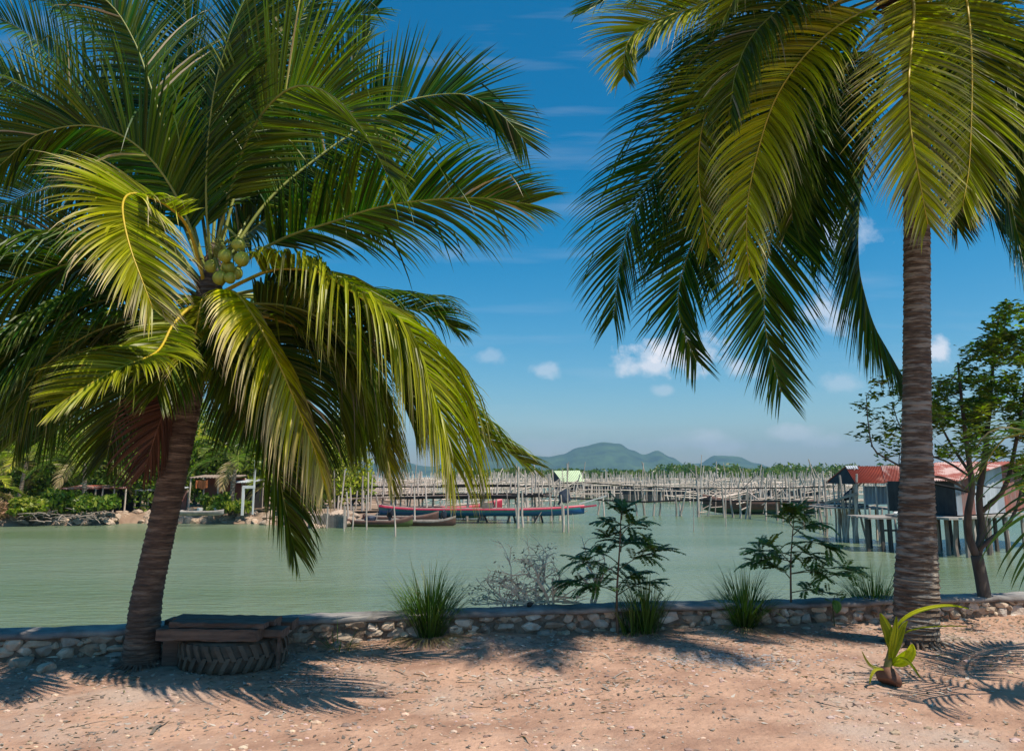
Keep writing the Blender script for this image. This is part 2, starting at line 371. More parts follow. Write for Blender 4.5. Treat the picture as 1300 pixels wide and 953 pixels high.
# far mangrove belt: one mass beyond the fish farm
def leaf_tri(mb, p, s, rnd, col):
    a = V((rnd.gauss(0, 1), rnd.gauss(0, 1), rnd.gauss(0, 1))).normalized(); b_ = a.cross(V((rnd.gauss(0, 1), rnd.gauss(0, 1), rnd.gauss(0, 1)))).normalized()
    mb.face([mb.vert(p-a*s, col), mb.vert(p+b_*s*.45, col), mb.vert(p+a*s, col), mb.vert(p-b_*s*.45, col)])
mb = MB(); rr = random.Random(3)
for i in range(520):
    px = rr.uniform(560, 1330); D = rr.uniform(330, 520); x = (px-650)/F*D
    hgt = (4.2 if px < 830 else 6.0)*rr.uniform(.7, 1.25)+D*.002; wd = rr.uniform(2.5, 6)
    g_ = rr.random(); 
    for k in range(70):
        a = rr.uniform(0, 6.28); q = rr.random()**.5; zz = rr.random()
        p = V((x+math.cos(a)*wd*q*(1-.6*zz*zz), D+math.sin(a)*wd*q, WZ+hgt*(.1+.9*zz)))
        leaf_tri(mb, p, rr.uniform(.5, 1.1), rr, (0, g_*.35, .45*rr.random()))
tag(mb.build('mangrove_belt', M['palmfar']), kind='stuff', label='low green mangrove thicket along the far shore below the hills')

# ------------------------------------------------------------------ near stone wall
wall = thing('stone_wall', (0, wall_y(0), 0), 'low rubble stone retaining wall with grey cement cap along the water', 'wall')
mb = MB(); prev = None
for i, p in enumerate(wl):
    t = (wl[min(i+1, 419)]-wl[max(i-1, 0)]).normalized(); n_ = V((-t.y, t.x, 0)); q = [p+n_*.03, p+n_*.30]
    r = [mb.vert((q[0].x, q[0].y, -.15)), mb.vert((q[0].x, q[0].y, WALLTOP-.045)), mb.vert((q[1].x, q[1].y, WALLTOP-.045)), mb.vert((q[1].x, q[1].y, WZ-.4))]
    if prev:
        for k in range(3): mb.face([prev[k], r[k], r[k+1], prev[k+1]])
    prev = r
mb.build('mortar', M['mortar'], wall)
mb = MB(); prev = None
for i, p in enumerate(wl):
    t = (wl[min(i+1, 419)]-wl[max(i-1, 0)]).normalized(); n_ = V((-t.y, t.x, 0)); wob = .03*mnoise.noise(p*1.7)+.02*mnoise.noise(p*6); wz = .012*mnoise.noise(p*7+V((0,0,9)))+.02*mnoise.noise(p*2.2+V((0,0,5)))
    r = [mb.vert((*(p+n_*(a+wob)).xy, z_+wz)) for a, z_ in ((.03, WALLTOP-.05), (-.01, WALLTOP-.045), (-.015, WALLTOP-.008), (.01, WALLTOP+.005), (.3, WALLTOP+.01), (.33, WALLTOP-.01), (.335, WALLTOP-.06))]
    if prev:
        for k in range(6): mb.face([prev[k], r[k], r[k+1], prev[k+1]])
    prev = r
mb.build('cap', M['cap'], wall, smooth=True)
mb = MB(); rs_ = random.Random(21)
def wall_at(s_):
    i = max(0, min(418, int(s_/wlen*419))); f = s_/wlen*419-i; p = wl[i].lerp(wl[i+1], f); t = (wl[i+1]-wl[i]).normalized(); return p, t
for row, (zc, hz) in enumerate(((.015, .055), (.105, .055), (.185, .05))):
    s_ = 3.0+rs_.random()*.2
    while s_ < wlen-3:
        wd = rs_.uniform(.05, .15); p, t = wall_at(s_+wd); n_ = V((-t.y, t.x, 0)); br = rs_.uniform(.55, 1.25); wm = rs_.uniform(-.06, .1)
        q = p+n_*rs_.uniform(.035, .06)
        rock(mb, (q.x, q.y, zc+rs_.uniform(-.02, .02)), wd*1.12, rs_.uniform(.05, .08), hz*rs_.uniform(.85, 1.5), math.atan2(t.y, t.x)+rs_.uniform(-.2, .2), 2, .8, rs_, (br*(1+wm), br, br*(1-wm*1.3)))
        s_ += wd*2*.98
for k in range(520):
    p, t = wall_at(rs_.uniform(3, wlen-3)); n_ = V((-t.y, t.x, 0)); q = p+n_*.035; br = rs_.uniform(.4, 1.1)
    rock(mb, (q.x, q.y, rs_.uniform(.0, .22)), rs_.uniform(.025, .06), .05, rs_.uniform(.02, .045), rs_.uniform(-.4, .4), 2, .8, rs_, (br, br*.95, br*.88))
mb.build('facing_stone', M['stone'], wall)
# loose stones fallen in front of the wall
for i, (px, py, s_) in enumerate(((407, 818, .09), (430, 822, .075), (452, 815, .10), (25, 846, .12), (60, 852, .09), (1025, 800, .05), (1080, 790, .06), (1095, 788, .07), (1112, 786, .06), (372, 818, .07), (15, 838, .1))):
    p = G(px, py, 0); mb = MB(); br = R.uniform(.7, 1.1); rock(mb, (p.x, p.y, s_*.3), s_*1.2, s_, s_*.7, R.uniform(0, 3), 2, .5, R, (br, br*.95, br*.9))
    tag(mb.build('loose_stone', M['stone'], origin=V((p.x, p.y, 0))), 'loose rough stone lying at the foot of the rubble wall', 'stone', 'loose stones by the wall')
# pebbles and litter: nobody could count them
mb = MB(); mc = MB(); rr = random.Random(5)
for i in range(11000):
    x = rr.uniform(-8, 9); y = rr.uniform(3.2, 9.4)
    if y > wall_y(x)-.05: continue
    s_ = rr.uniform(.003, .010)*(.6+.9*max(0, .5+mnoise.noise(V((x*.9, y*1.1, 2)))))*(1+(rr.random()**10)*2.2); z_ = gz(x, y)
    br = rr.uniform(.5, 1.35); c = (br, br*rr.uniform(.85, 1), br*rr.uniform(.75, 1))
    vs, fs = ico(1); b0 = len(mb.v); ang = rr.uniform(0, 6)
    for p in vs: mb.vert((x+p.x*s_*1.3, y+p.y*s_, z_+p.z*s_*.7), c)
    for f in fs: mb.face([b0+k for k in f])
tag(mb.build('pebbles', M['pebble']), kind='stuff', label='small pale pebbles scattered over the reddish sand')
for i in range(26000):
    x = rr.uniform(-8, 9); y = wall_y(x)-abs(rr.gauss(0, 1.9))-.05
    if y < 3: continue
    if mnoise.noise(V((x*.8, y*1.3, 9))) < rr.uniform(-.45, .25): continue
    l = rr.uniform(.012, .05); a = rr.uniform(0, 6.28); z_ = gz(x, y)+.004; d = V((math.cos(a), math.sin(a), rr.uniform(-.1, .35)))*l; e = V((-math.sin(a), math.cos(a), rr.uniform(-.3, .3)))*l*rr.uniform(.1, .35)
    p = V((x, y, z_)); c = (rr.random(), rr.random(), rr.random()*1.2-.3)
    mc.face([mc.vert(p-d*.5, c), mc.vert(p+e, c), mc.vert(p+d, c), mc.vert(p-e, c)])
for i in range(170):
    x = rr.uniform(-6, 7); y = wall_y(x)-abs(rr.gauss(0, 1.8))-.1
    if y < 3.4: continue
    l = rr.uniform(.10, .45); a = rr.gauss(0, .7); z_ = gz(x, y)+.008; c = (rr.uniform(.2, 1), rr.random(), rr.random()*.8); w_ = rr.uniform(.006, .014); prev = None; px_, py_ = x, y
    for k in range(6):
        ww = w_*(1-(k/5)**2); n_ = V((-math.sin(a), math.cos(a), 0))*ww; zz = z_+.02*math.sin(k*.8+i); v2 = (mc.vert((px_+n_.x, py_+n_.y, zz), c), mc.vert((px_-n_.x, py_-n_.y, zz+.004), c))
        if prev: mc.face([prev[0], prev[1], v2[1], v2[0]])
        prev = v2; px_ += math.cos(a)*l/5; py_ += math.sin(a)*l/5; a += rr.gauss(0, .2)
tag(mc.build('leaf_litter', M['deadleaf']), kind='stuff', label='dry leaf and straw litter on the sand in front of the wall')

# ------------------------------------------------------------------ palms
def frond(parent, pts, roll=0, g=.9, Lf=.95, n=66, yel=.15, dry=0.0, tip=.25, w=.042, start=.2, ang=58, vee=.25, name='frond', segs=6, m='palm', rm='rachis', seed=0, world=False, end=22, rr0=.022):
    rnd = random.Random(hash((round(pts[-1][0]), round(pts[-1][1]), seed)) & 0xffff)
    W = [V(p) for p in pts] if world else [P(*p) for p in pts]
    if m == 'palm' and not world: n = int(n*1.7); Lf *= 1.12; tip = tip if yel > .4 else tip*.4; yel = yel*.9 if yel > .4 else yel*.5; w *= .82
    N_ = n+24; C, Lr = catmull(W, N_)
    dh = V((W[-1].x-W[0].x, W[-1].y-W[0].y, 0)); dh = dh.normalized() if dh.length > 1e-3 else V((0, -1, 0)); s0 = dh.cross(Z)
    mb = MB(); rt = []
    for i in range(N_):
        t = i/(N_-1); T = (C[min(i+1, N_-1)]-C[max(i-1, 0)]).normalized()
        sd = (s0-T*s0.dot(T)).normalized(); Nn = sd.cross(T).normalized()
        ro = math.radians(roll); sd, Nn = sd*math.cos(ro)+Nn*math.sin(ro), Nn*math.cos(ro)-sd*math.sin(ro)
        rt.append((C[i], T, sd, Nn))
    for i in range(n):
        t = lerp(start, .995, (i+.5)/n); fi = t*(N_-1); k0 = int(fi)
        for sg in (-1, 1):
            if rnd.random() < .05: continue
            brown = 1 if (dry == 0 and rnd.random() < .010) else 0
            c, T, sd, Nn = rt[k0]; c = C[k0].lerp(C[min(k0+1, N_-1)], fi-k0)
            tt = (t-start)/(1-start)
            pr = (.45+.55*min(1, tt/.3))*(1 if tt < .55 else lerp(1, .34, ((tt-.55)/.45)**1.3))
            l = Lf*pr*rnd.uniform(.88, 1.08); a = math.radians(lerp(ang, end, tt**1.5)+rnd.gauss(0, 1.8))
            d = T*math.cos(a)+sd*(sg*math.sin(a))+Nn*(vee+rnd.gauss(0, .04))
            d.normalize(); p = c.copy(); st = l/segs; gg = g*rnd.uniform(.85, 1.15)
            kink = rnd.random() < .10; kk = rnd.randint(1, segs-2)
            lt = rnd.random(); yv = max(0, min(1, yel+rnd.gauss(0, .07)+.06*tt)); tw = rnd.gauss(0, .35)
            tpd = tip*(rnd.random()*1.2+.2)*(1+.8*tt)
            ids = []
            for k in range(segs+1):
                f = k/segs; ww = w*.5*(.5+.5*min(1, f/.15))*(1-max(0, f-.3)/.7)**.8*(1-.35*tt)
                if f > .7 and tpd > .5: ww *= .6
                wv = (T-d*T.dot(d)); wv = wv.normalized() if wv.length > .05 else sd
                fn = d.cross(wv).normalized(); wv = (wv*math.cos(tw)+fn*math.sin(tw)).normalized(); fn = d.cross(wv).normalized()
                if fn.dot(Nn) < 0: fn = -fn
                dr = min(1, brown*.8+dry*rnd.uniform(.85, 1.1)+max(0, (f-(1-tpd*.75))/(tpd*.75+1e-6))**.8*min(1, tpd*2.2)) if tpd > 0 else max(dry, brown*.8)
                col = (dr, min(1, yv+(.5 if yel > .3 else .25)*f*tip), lt)
                if k < segs: ids.append((mb.vert(p-wv*ww, col), mb.vert(p-fn*ww*.75, col), mb.vert(p+wv*ww, col)))
                else: ids.append((mb.vert(p, col),)*3)
                p = p+d*st
                d = d-Z*(gg*st*(.4+1.5*f)*(1.7 if dr > .5 else 1))
                if kink and k == kk: d = d-Z*1.3
                d.normalize()
            for A, B in zip(ids, ids[1:]):
                if A[0] == A[1]: continue
                if B[0] == B[1]: mb.face([A[0], A[1], B[0]]); mb.face([A[1], A[2], B[0]])
                else: mb.face([A[0], A[1], B[1], B[0]]); mb.face([A[1], A[2], B[2], B[1]])
    o = mb.build(name, M[m], parent)
    rb = MB(); k = max(8, N_//4); pts2 = [C[int(j*(N_-1)/(k-1))] for j in range(k)]
    rb.tube(pts2, [lerp(rr0, .004, (j/(k-1))**.7)*(1.5 if j == 0 else 1) for j in range(k)], 6)
    rb.build('midrib', M['rachis_yellow' if (rm == 'rachis' and yel > .38 and not world) else rm], o, smooth=True)
    return o

def palm_trunk(parent, path, widths, mname, rings=95, nseg=26, flare=1.0, seed=0):
    """path in world points, widths (radius) per path point"""
    C, Lr = catmull(path, rings*5+1); mb = MB(); prev = None; n = len(C)
    for i, p in enumerate(C):
        t = i/(n-1); f = t*(len(widths)-1); k = min(int(f), len(widths)-2); r = lerp(widths[k], widths[k+1], f-k)
        rgi = i//5; ph = (i % 5)/5
        jit = mnoise.noise(V((rgi*3.7+seed, 0, 0)))
        T = (C[min(i+1, n-1)]-C[max(i-1, 0)]).normalized(); a0 = V((1, 0, 0)); a0 = (a0-T*a0.dot(T)).normalized(); b0 = T.cross(a0); row = []
        for j in range(nseg):
            a = j*2*math.pi/nseg; dr = a0*math.cos(a)+b0*math.sin(a)
            tilt = .5*math.sin(a+rgi*2.4)+.5*jit                 # scars run slightly slanted
            ss = (ph+tilt*.4) % 1
            rr_ = r*(1+.085*(1-ss)**2+.03*jit+.05*mnoise.noise(V((math.cos(a)*1.5, math.sin(a)*1.5, p.z*2+seed))))
            row.append(mb.vert(p+dr*rr_))
        if prev:
            for j in range(nseg): mb.face([prev[j], prev[(j+1) % nseg], row[(j+1) % nseg], row[j]])
        prev = row
    mb.face(prev)
    return mb.build('trunk', M[mname], parent, smooth=False)

def roots(parent, c, r, n=26, seed=1, m='trunk_dark'):
    rnd = random.Random(seed); mb = MB()
    for i in range(n):
        a = i*6.283/n+rnd.uniform(-.1, .1); d = V((math.cos(a), math.sin(a), 0)); l = rnd.uniform(.08, .22)
        mb.tube([c+d*r*.8+Z*rnd.uniform(.12, .2), c+d*(r*1.02)+Z*.05, c+d*(r+l*.5)+Z*.012, c+d*(r+l)-Z*.02], [.014, .016, .012, .006], 5)
    mb.build('root_mat', M[m], parent, smooth=True)

# ---- left palm
b0 = G(178, 846, 0); D0 = b0.y
LP = thing('coconut_palm', (b0.x, b0.y, 0), 'leaning coconut palm with green coconuts and dark brown trunk beside the tyre', 'palm tree')
path = [b0-Z*.1]+[P(x, y, d) for x, y, d in ((181, 815, D0), (186, 760, D0), (203, 680, D0), (222, 590, D0-.05), (238, 510, D0-.1), (250, 440, D0-.15), (262, 395, D0-.15), (268, 350, D0-.12), (272, 310, D0-.1))]
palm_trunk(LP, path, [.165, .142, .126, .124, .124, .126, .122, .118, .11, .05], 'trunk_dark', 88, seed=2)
roots(LP, b0, .15, 30, 3)
hD = D0-.12
# crown shaft fibre
mb = MB(); rf = random.Random(9)
for k in range(60):
    a = rf.uniform(0, 6.28); q = P(265+rf.uniform(-6, 6), rf.uniform(330, 425), hD); d = V((math.cos(a), math.sin(a), .5)); mb.tube([q, q+d*.09, q+d*.15+V((0, 0, rf.uniform(-.12, .05)))], [.02, .014, .004], 4)
mb.build('crown_fibre', M['fibre'], LP)
LF = [
 # pts, kwargs
 (((270,350,hD),(280,290,hD-.2),(297,225,hD-.35),(318,168,hD-.5),(345,130,hD-.7),(375,110,hD-.9),(408,114,hD-1.1),(440,138,hD-1.3),(470,180,hD-1.45),(492,222,hD-1.55)), dict(roll=50, yel=.28, tip=.15, g=.5, Lf=1.0, n=74)),
 (((262,350,hD),(245,285,hD-.1),(222,200,hD-.15),(203,146,hD-.15),(188,100,hD-.1),(172,56,hD-.05),(146,12,hD-.1),(112,-14,hD-.2),(70,-22,hD-.3)), dict(roll=-75, yel=.10, tip=.1, g=.45, Lf=1.0, n=74)),
 (((268,350,hD),(275,250,hD+.15),(292,150,hD+.2),(310,70,hD+.2),(326,0,hD+.1),(350,-60,hD)), dict(roll=80, yel=.05, g=.4, n=70)),
 (((272,350,hD),(300,240,hD+.2),(335,140,hD+.4),(362,70,hD+.5),(392,5,hD+.6),(440,-45,hD+.6)), dict(roll=70, yel=.08, g=.4, n=72)),
 (((275,350,hD),(340,255,hD+.3),(410,195,hD+.6),(463,160,hD+.8),(505,133,hD+.9),(545,122,hD+1),(588,120,hD+1),(620,134,hD+1),(645,154,hD+1),(668,182,hD+1)), dict(roll=68, yel=.06, tip=.1, g=.25, n=78, Lf=.92, w=.05)),
 (((278,362,hD),(320,325,hD-.1),(365,300,hD-.2),(420,282,hD-.3),(476,264,hD-.4),(530,255,hD-.45),(605,251,hD-.5),(674,259,hD-.55)), dict(roll=28, yel=.12, tip=.1, g=1.0, Lf=1.0, n=80)),
 (((275,375,hD),(312,356,hD-.3),(350,342,hD-.5),(402,345,hD-.7),(438,364,hD-.9),(476,391,hD-1.0),(505,416,hD-1.1),(531,460,hD-1.2),(553,515,hD-1.3),(568,580,hD-1.35)), dict(roll=8, yel=.5, tip=.2, g=2.6, Lf=1.35, n=84)),
 (((275,375,hD),(340,375,hD+.3),(420,385,hD+.7),(497,390,hD+1),(540,395,hD+1.1),(578,416,hD+1.2)), dict(roll=10, yel=.1, g=2.0, Lf=.85, n=64)),
 (((275,385,hD),(360,395,hD-.1),(440,420,hD-.1),(500,452,hD),(540,480,hD),(575,515,hD),(612,550,hD),(668,588,hD)), dict(roll=20, yel=.38, tip=.3, g=1.6, Lf=.8, n=70)),
 (((270,385,hD),(294,370,hD-.45),(318,396,hD-.75),(339,432,hD-.85),(359,473,hD-.9),(379,520,hD-.92),(398,567,hD-.92),(411,612,hD-.92)), dict(roll=12, yel=1.1, tip=.85, g=2.7, Lf=.78, n=76, vee=-.15)),
 (((262,370,hD),(243,300,hD-.4),(222,268,hD-.7),(190,250,hD-1.0),(166,246,hD-1.2),(156,258,hD-1.4),(158,285,hD-1.55),(167,320,hD-1.65),(180,355,hD-1.7),(194,392,hD-1.7)), dict(roll=25, yel=.55, tip=.5, g=.9, Lf=.72, n=74, start=.3)),
 (((262,395,hD),(243,390,hD-.5),(220,412,hD-.8),(205,440,hD-1.05),(190,452,hD-1.3),(150,468,hD-1.6),(110,490,hD-1.75),(76,512,hD-1.8)), dict(roll=10, yel=.45, tip=.15, g=1.2, Lf=.55, n=60, start=.35)),
 (((262,380,hD),(190,345,hD-.1),(135,333,hD-.2),(95,333,hD-.3),(50,346,hD-.4),(0,362,hD-.5),(-60,395,hD-.5)), dict(roll=-15, yel=.12, g=2.8, Lf=1.3, n=76)),
 (((262,392,hD),(200,415,hD),(135,438,hD-.1),(70,455,hD-.2),(0,477,hD-.2),(-60,510,hD-.2)), dict(roll=-15, yel=.06, g=2.8, Lf=1.1, n=72)),
 (((262,365,hD),(180,265,hD+.3),(112,178,hD+.5),(81,148,hD+.6),(51,122,hD+.7),(0,97,hD+.8),(-60,90,hD+.8)), dict(roll=-65, yel=.15, g=.5, Lf=.9, n=72)),
 (((262,370,hD),(180,285,hD+.1),(98,234,hD+.2),(51,201,hD+.3),(0,176,hD+.3),(-70,170,hD+.3)), dict(roll=-50, yel=.06, g=.8, Lf=.95, n=72)),
 (((262,375,hD),(190,330,hD+.4),(100,316,hD+.8),(0,316,hD+1.2),(-80,335,hD+1.4)), dict(roll=-30, yel=.12, g=1.2, Lf=.9, n=72)),
 (((262,360,hD),(220,260,hD+.4),(150,170,hD+.8),(90,100,hD+1.0),(30,40,hD+1.2),(-30,10,hD+1.2)), dict(roll=-55, yel=.04, g=.6, Lf=.95, n=70)),
 (((250,430,hD),(235,462,hD-.1),(220,492,hD-.2),(205,530,hD-.3),(194,562,hD-.3),(184,598,hD-.3)), dict(roll=-70, yel=.2, dry=1.0, tip=0, g=.8, Lf=.62, n=50, m='dead_frond', rm='rachis_brown', name='dead_frond')),
 (((270,395,hD),(312,440,hD-.1),(332,500,hD-.2),(345,560,hD-.3),(360,635,hD-.3),(374,700,hD-.3)), dict(roll=0, yel=.18, tip=.15, g=1.5, Lf=.75, n=70)),
 (((272,395,hD),(350,405,hD+.1),(410,435,hD+.1),(450,480,hD+.1),(475,540,hD+.1),(488,600,hD+.1)), dict(roll=-10, yel=.5, tip=.3, g=2.2, Lf=.9, n=74)),
 (((272,392,hD),(340,385,hD-.3),(400,400,hD-.5),(440,440,hD-.6),(460,490,hD-.7),(470,560,hD-.7)), dict(roll=25, yel=.35, tip=.3, g=2.4, Lf=.95, n=70)),
 (((260,400,hD),(180,420,hD+.3),(100,455,hD+.5),(50,500,hD+.6),(20,560,hD+.6)), dict(roll=-10, yel=.15, g=1.8, Lf=.95, n=66)),
 (((262,400,hD),(215,425,hD+.1),(175,470,hD+.2),(150,520,hD+.3),(135,580,hD+.3)), dict(roll=-10, yel=.15, g=1.6, Lf=.8, n=60)),
 (((262,385,hD),(170,375,hD-.4),(90,395,hD-.7),(20,440,hD-.9),(-30,500,hD-1)), dict(roll=-5, yel=.12, g=2.4, Lf=1.0, n=70)),
 (((270,365,hD),(250,220,hD+.5),(240,100,hD+.8),(235,10,hD+.9),(220,-60,hD+.9)), dict(roll=85, yel=.03, g=.4, Lf=1.0, n=70)),
 (((272,360,hD),(330,250,hD+.6),(400,150,hD+1.0),(440,90,hD+1.3),(470,40,hD+1.4)), dict(roll=60, yel=.03, g=.6, Lf=.9, n=66)),
 (((272,360,hD),(310,300,hD+.5),(370,260,hD+.8),(430,250,hD+1.0),(480,290,hD+1.1)), dict(roll=40, yel=.05, g=1.2, Lf=.8, n=60)),
 (((262,370,hD),(200,300,hD+.6),(130,250,hD+1.0),(60,240,hD+1.3),(-10,270,hD+1.5),(-60,320,hD+1.6)), dict(roll=-35, yel=.03, g=1.6, Lf=1.0, n=70)),
 (((262,385,hD),(200,370,hD+.7),(120,370,hD+1.2),(40,400,hD+1.5),(-20,460,hD+1.6)), dict(roll=-20, yel=.04, g=2.2, Lf=1.2, n=70)),
 (((266,365,hD),(225,230,hD+.8),(190,130,hD+1.3),(130,50,hD+1.6),(60,0,hD+1.7)), dict(roll=-60, yel=.03, g=.7, Lf=1.0, n=66)),
 (((268,365,hD),(290,220,hD+.9),(340,110,hD+1.4),(410,40,hD+1.7),(480,10,hD+1.8)), dict(roll=65, yel=.03, g=.6, Lf=1.0, n=66)),
 (((270,365,hD),(262,240,hD-.3),(270,130,hD-.5),(290,50,hD-.6),(320,-20,hD-.6)), dict(roll=80, yel=.06, g=.5, Lf=.9, n=70)),
 (((268,365,hD),(230,260,hD-.2),(180,190,hD-.4),(120,160,hD-.5),(50,170,hD-.6),(0,210,hD-.6)), dict(roll=-45, yel=.08, g=1.0, Lf=.95, n=72)),
 (((274,380,hD),(330,380,hD+.5),(400,420,hD+.9),(440,480,hD+1.1),(455,550,hD+1.2)), dict(roll=10, yel=.2, g=2.0, Lf=1.0, n=66)),
 (((262,395,hD),(220,420,hD+.6),(160,450,hD+1),(90,500,hD+1.2),(50,560,hD+1.2)), dict(roll=-10, yel=.06, g=2.0, Lf=1.0, n=66)),
 (((262,395,hD),(200,400,hD-.3),(120,420,hD-.6),(50,470,hD-.8),(10,530,hD-.9)), dict(roll=-10, yel=.1, g=2.6, Lf=1.0, n=66)),
 (((272,388,hD),(310,400,hD+.4),(350,440,hD+.6),(375,500,hD+.7),(385,560,hD+.7)), dict(roll=20, yel=.15, g=1.8, Lf=1.15, n=70)),
 (((272,388,hD),(330,395,hD+.2),(390,425,hD+.3),(425,475,hD+.3),(435,540,hD+.3)), dict(roll=5, yel=.4, tip=.3, g=2.4, Lf=1.15, n=76)),
 (((270,390,hD),(295,420,hD+.5),(315,470,hD+.7),(325,530,hD+.8)), dict(roll=40, yel=.08, g=1.2, Lf=.9, n=66)),
 (((272,380,hD),(350,365,hD-.1),(420,375,hD-.2),(470,410,hD-.3),(500,460,hD-.3),(515,520,hD-.3)), dict(roll=10, yel=.3, tip=.25, g=2.6, Lf=1.2, n=80)),
 (((266,395,hD),(240,410,hD-.4),(215,450,hD-.6),(200,500,hD-.7)), dict(roll=30, yel=.2, tip=.3, g=1.6, Lf=.6, n=50)),
 (((262,385,hD),(258,378,hD-.35),(252,402,hD-.5),(246,440,hD-.55),(240,482,hD-.55)), dict(roll=5, yel=.5, tip=.4, g=1.6, Lf=.42, n=40, start=.3)),
 (((262,392,hD),(272,388,hD-.3),(284,412,hD-.42),(292,450,hD-.45),(296,500,hD-.45)), dict(roll=-5, yel=.25, tip=.3, g=1.8, Lf=.5, n=44, start=.3)),
 (((260,390,hD),(246,396,hD-.2),(232,425,hD-.28),(222,468,hD-.3)), dict(roll=10, yel=.15, tip=.3, g=1.8, Lf=.42, n=40, start=.3)),
]
M['dead_frond'] = leaf_mat('dead_palm_leaf', (.12, .05, .03), (.16, .07, .04), (.105, .045, .028), trans=.25, rough=.7, tmul=1.2)
for pts, kw in LF: frond(LP, pts, **kw)
# coconuts and fruit stalk
def coconut(parent, c, r, ax, mname='coconut'):
    mb = MB(); vs, fs = ico(3); q = ax.normalized().to_track_quat('Z', 'Y')
    for p in vs:
        a = math.atan2(p.y, p.x); s_ = 1+.05*math.cos(3*a)*(1-abs(p.z)); z_ = p.z*(1.16 if p.z > 0 else 1.1)
        mb.vert(V(c)+q @ V((p.x*s_*r, p.y*s_*r, z_*r)))
    for f in fs: mb.face(list(f))
    o = mb.build('coconut', M[mname], parent, smooth=True)
    cb = MB(); base = V(c)+ax.normalized()*r*1.05; cb.tube([base, base+ax.normalized()*.02], [r*.45, r*.25], 8); cb.build('calyx', M['fibre'], o)
for px, py, dd, r in ((303,311,-.42,.085),(286,325,-.45,.085),(307,329,-.52,.09),(290,340,-.38,.08),(279,353,-.5,.085),(300,347,-.3,.08),(268,338,-.3,.08),(292,353,-.55,.07)):
    c = P(px, py, hD+dd); coconut(LP, c, r*.74, (P(272, 320, hD)+V((0, 0, .25))-c))
mb = MB()
for px, py, dd in ((303,311,-.42),(286,325,-.45),(307,329,-.52),(279,353,-.5)):
    c = P(px, py, hD+dd); mb.tube([P(270, 330, hD), P((px+270)/2, py-24, hD+dd*.6), c+Z*.06], [.02, .014, .01], 6)
for k in range(34):
    q = P(283+R.uniform(-8, 10), 318+R.uniform(-6, 14), hD-.3); e = q+V((R.uniform(-.12, .3), R.uniform(-.25, .05), R.uniform(-.05, .18))); mb.tube([q, (q+e)/2+Z*.03, e], [.006, .005, .003], 4)
mb.build('fruit_stalk', M['rachis'], LP)

# ---- right palm
b1 = G(1163, 818, 0); D1 = b1.y
RP = thing('coconut_palm', (b1.x, b1.y, 0), 'tall straight coconut palm with grey ringed trunk and drooping yellow tipped fronds', 'palm tree')
path = [b1-Z*.1]+[P(x, y, D1) for x, y in ((1163, 800), (1163, 750), (1164, 690), (1164, 600), (1164, 500), (1164, 400), (1164, 300), (1163, 200), (1160, 100), (1154, 40), (1150, -20))]
k_ = D1/F
palm_trunk(RP, path, [x*k_*.94 for x in (27, 26, 22.5, 18.5, 17.2, 16.8, 16.6, 16.6, 16, 15, 14, 6)], 'trunk', 130, seed=8)
roots(RP, b1, .21, 26, 5, 'trunk')
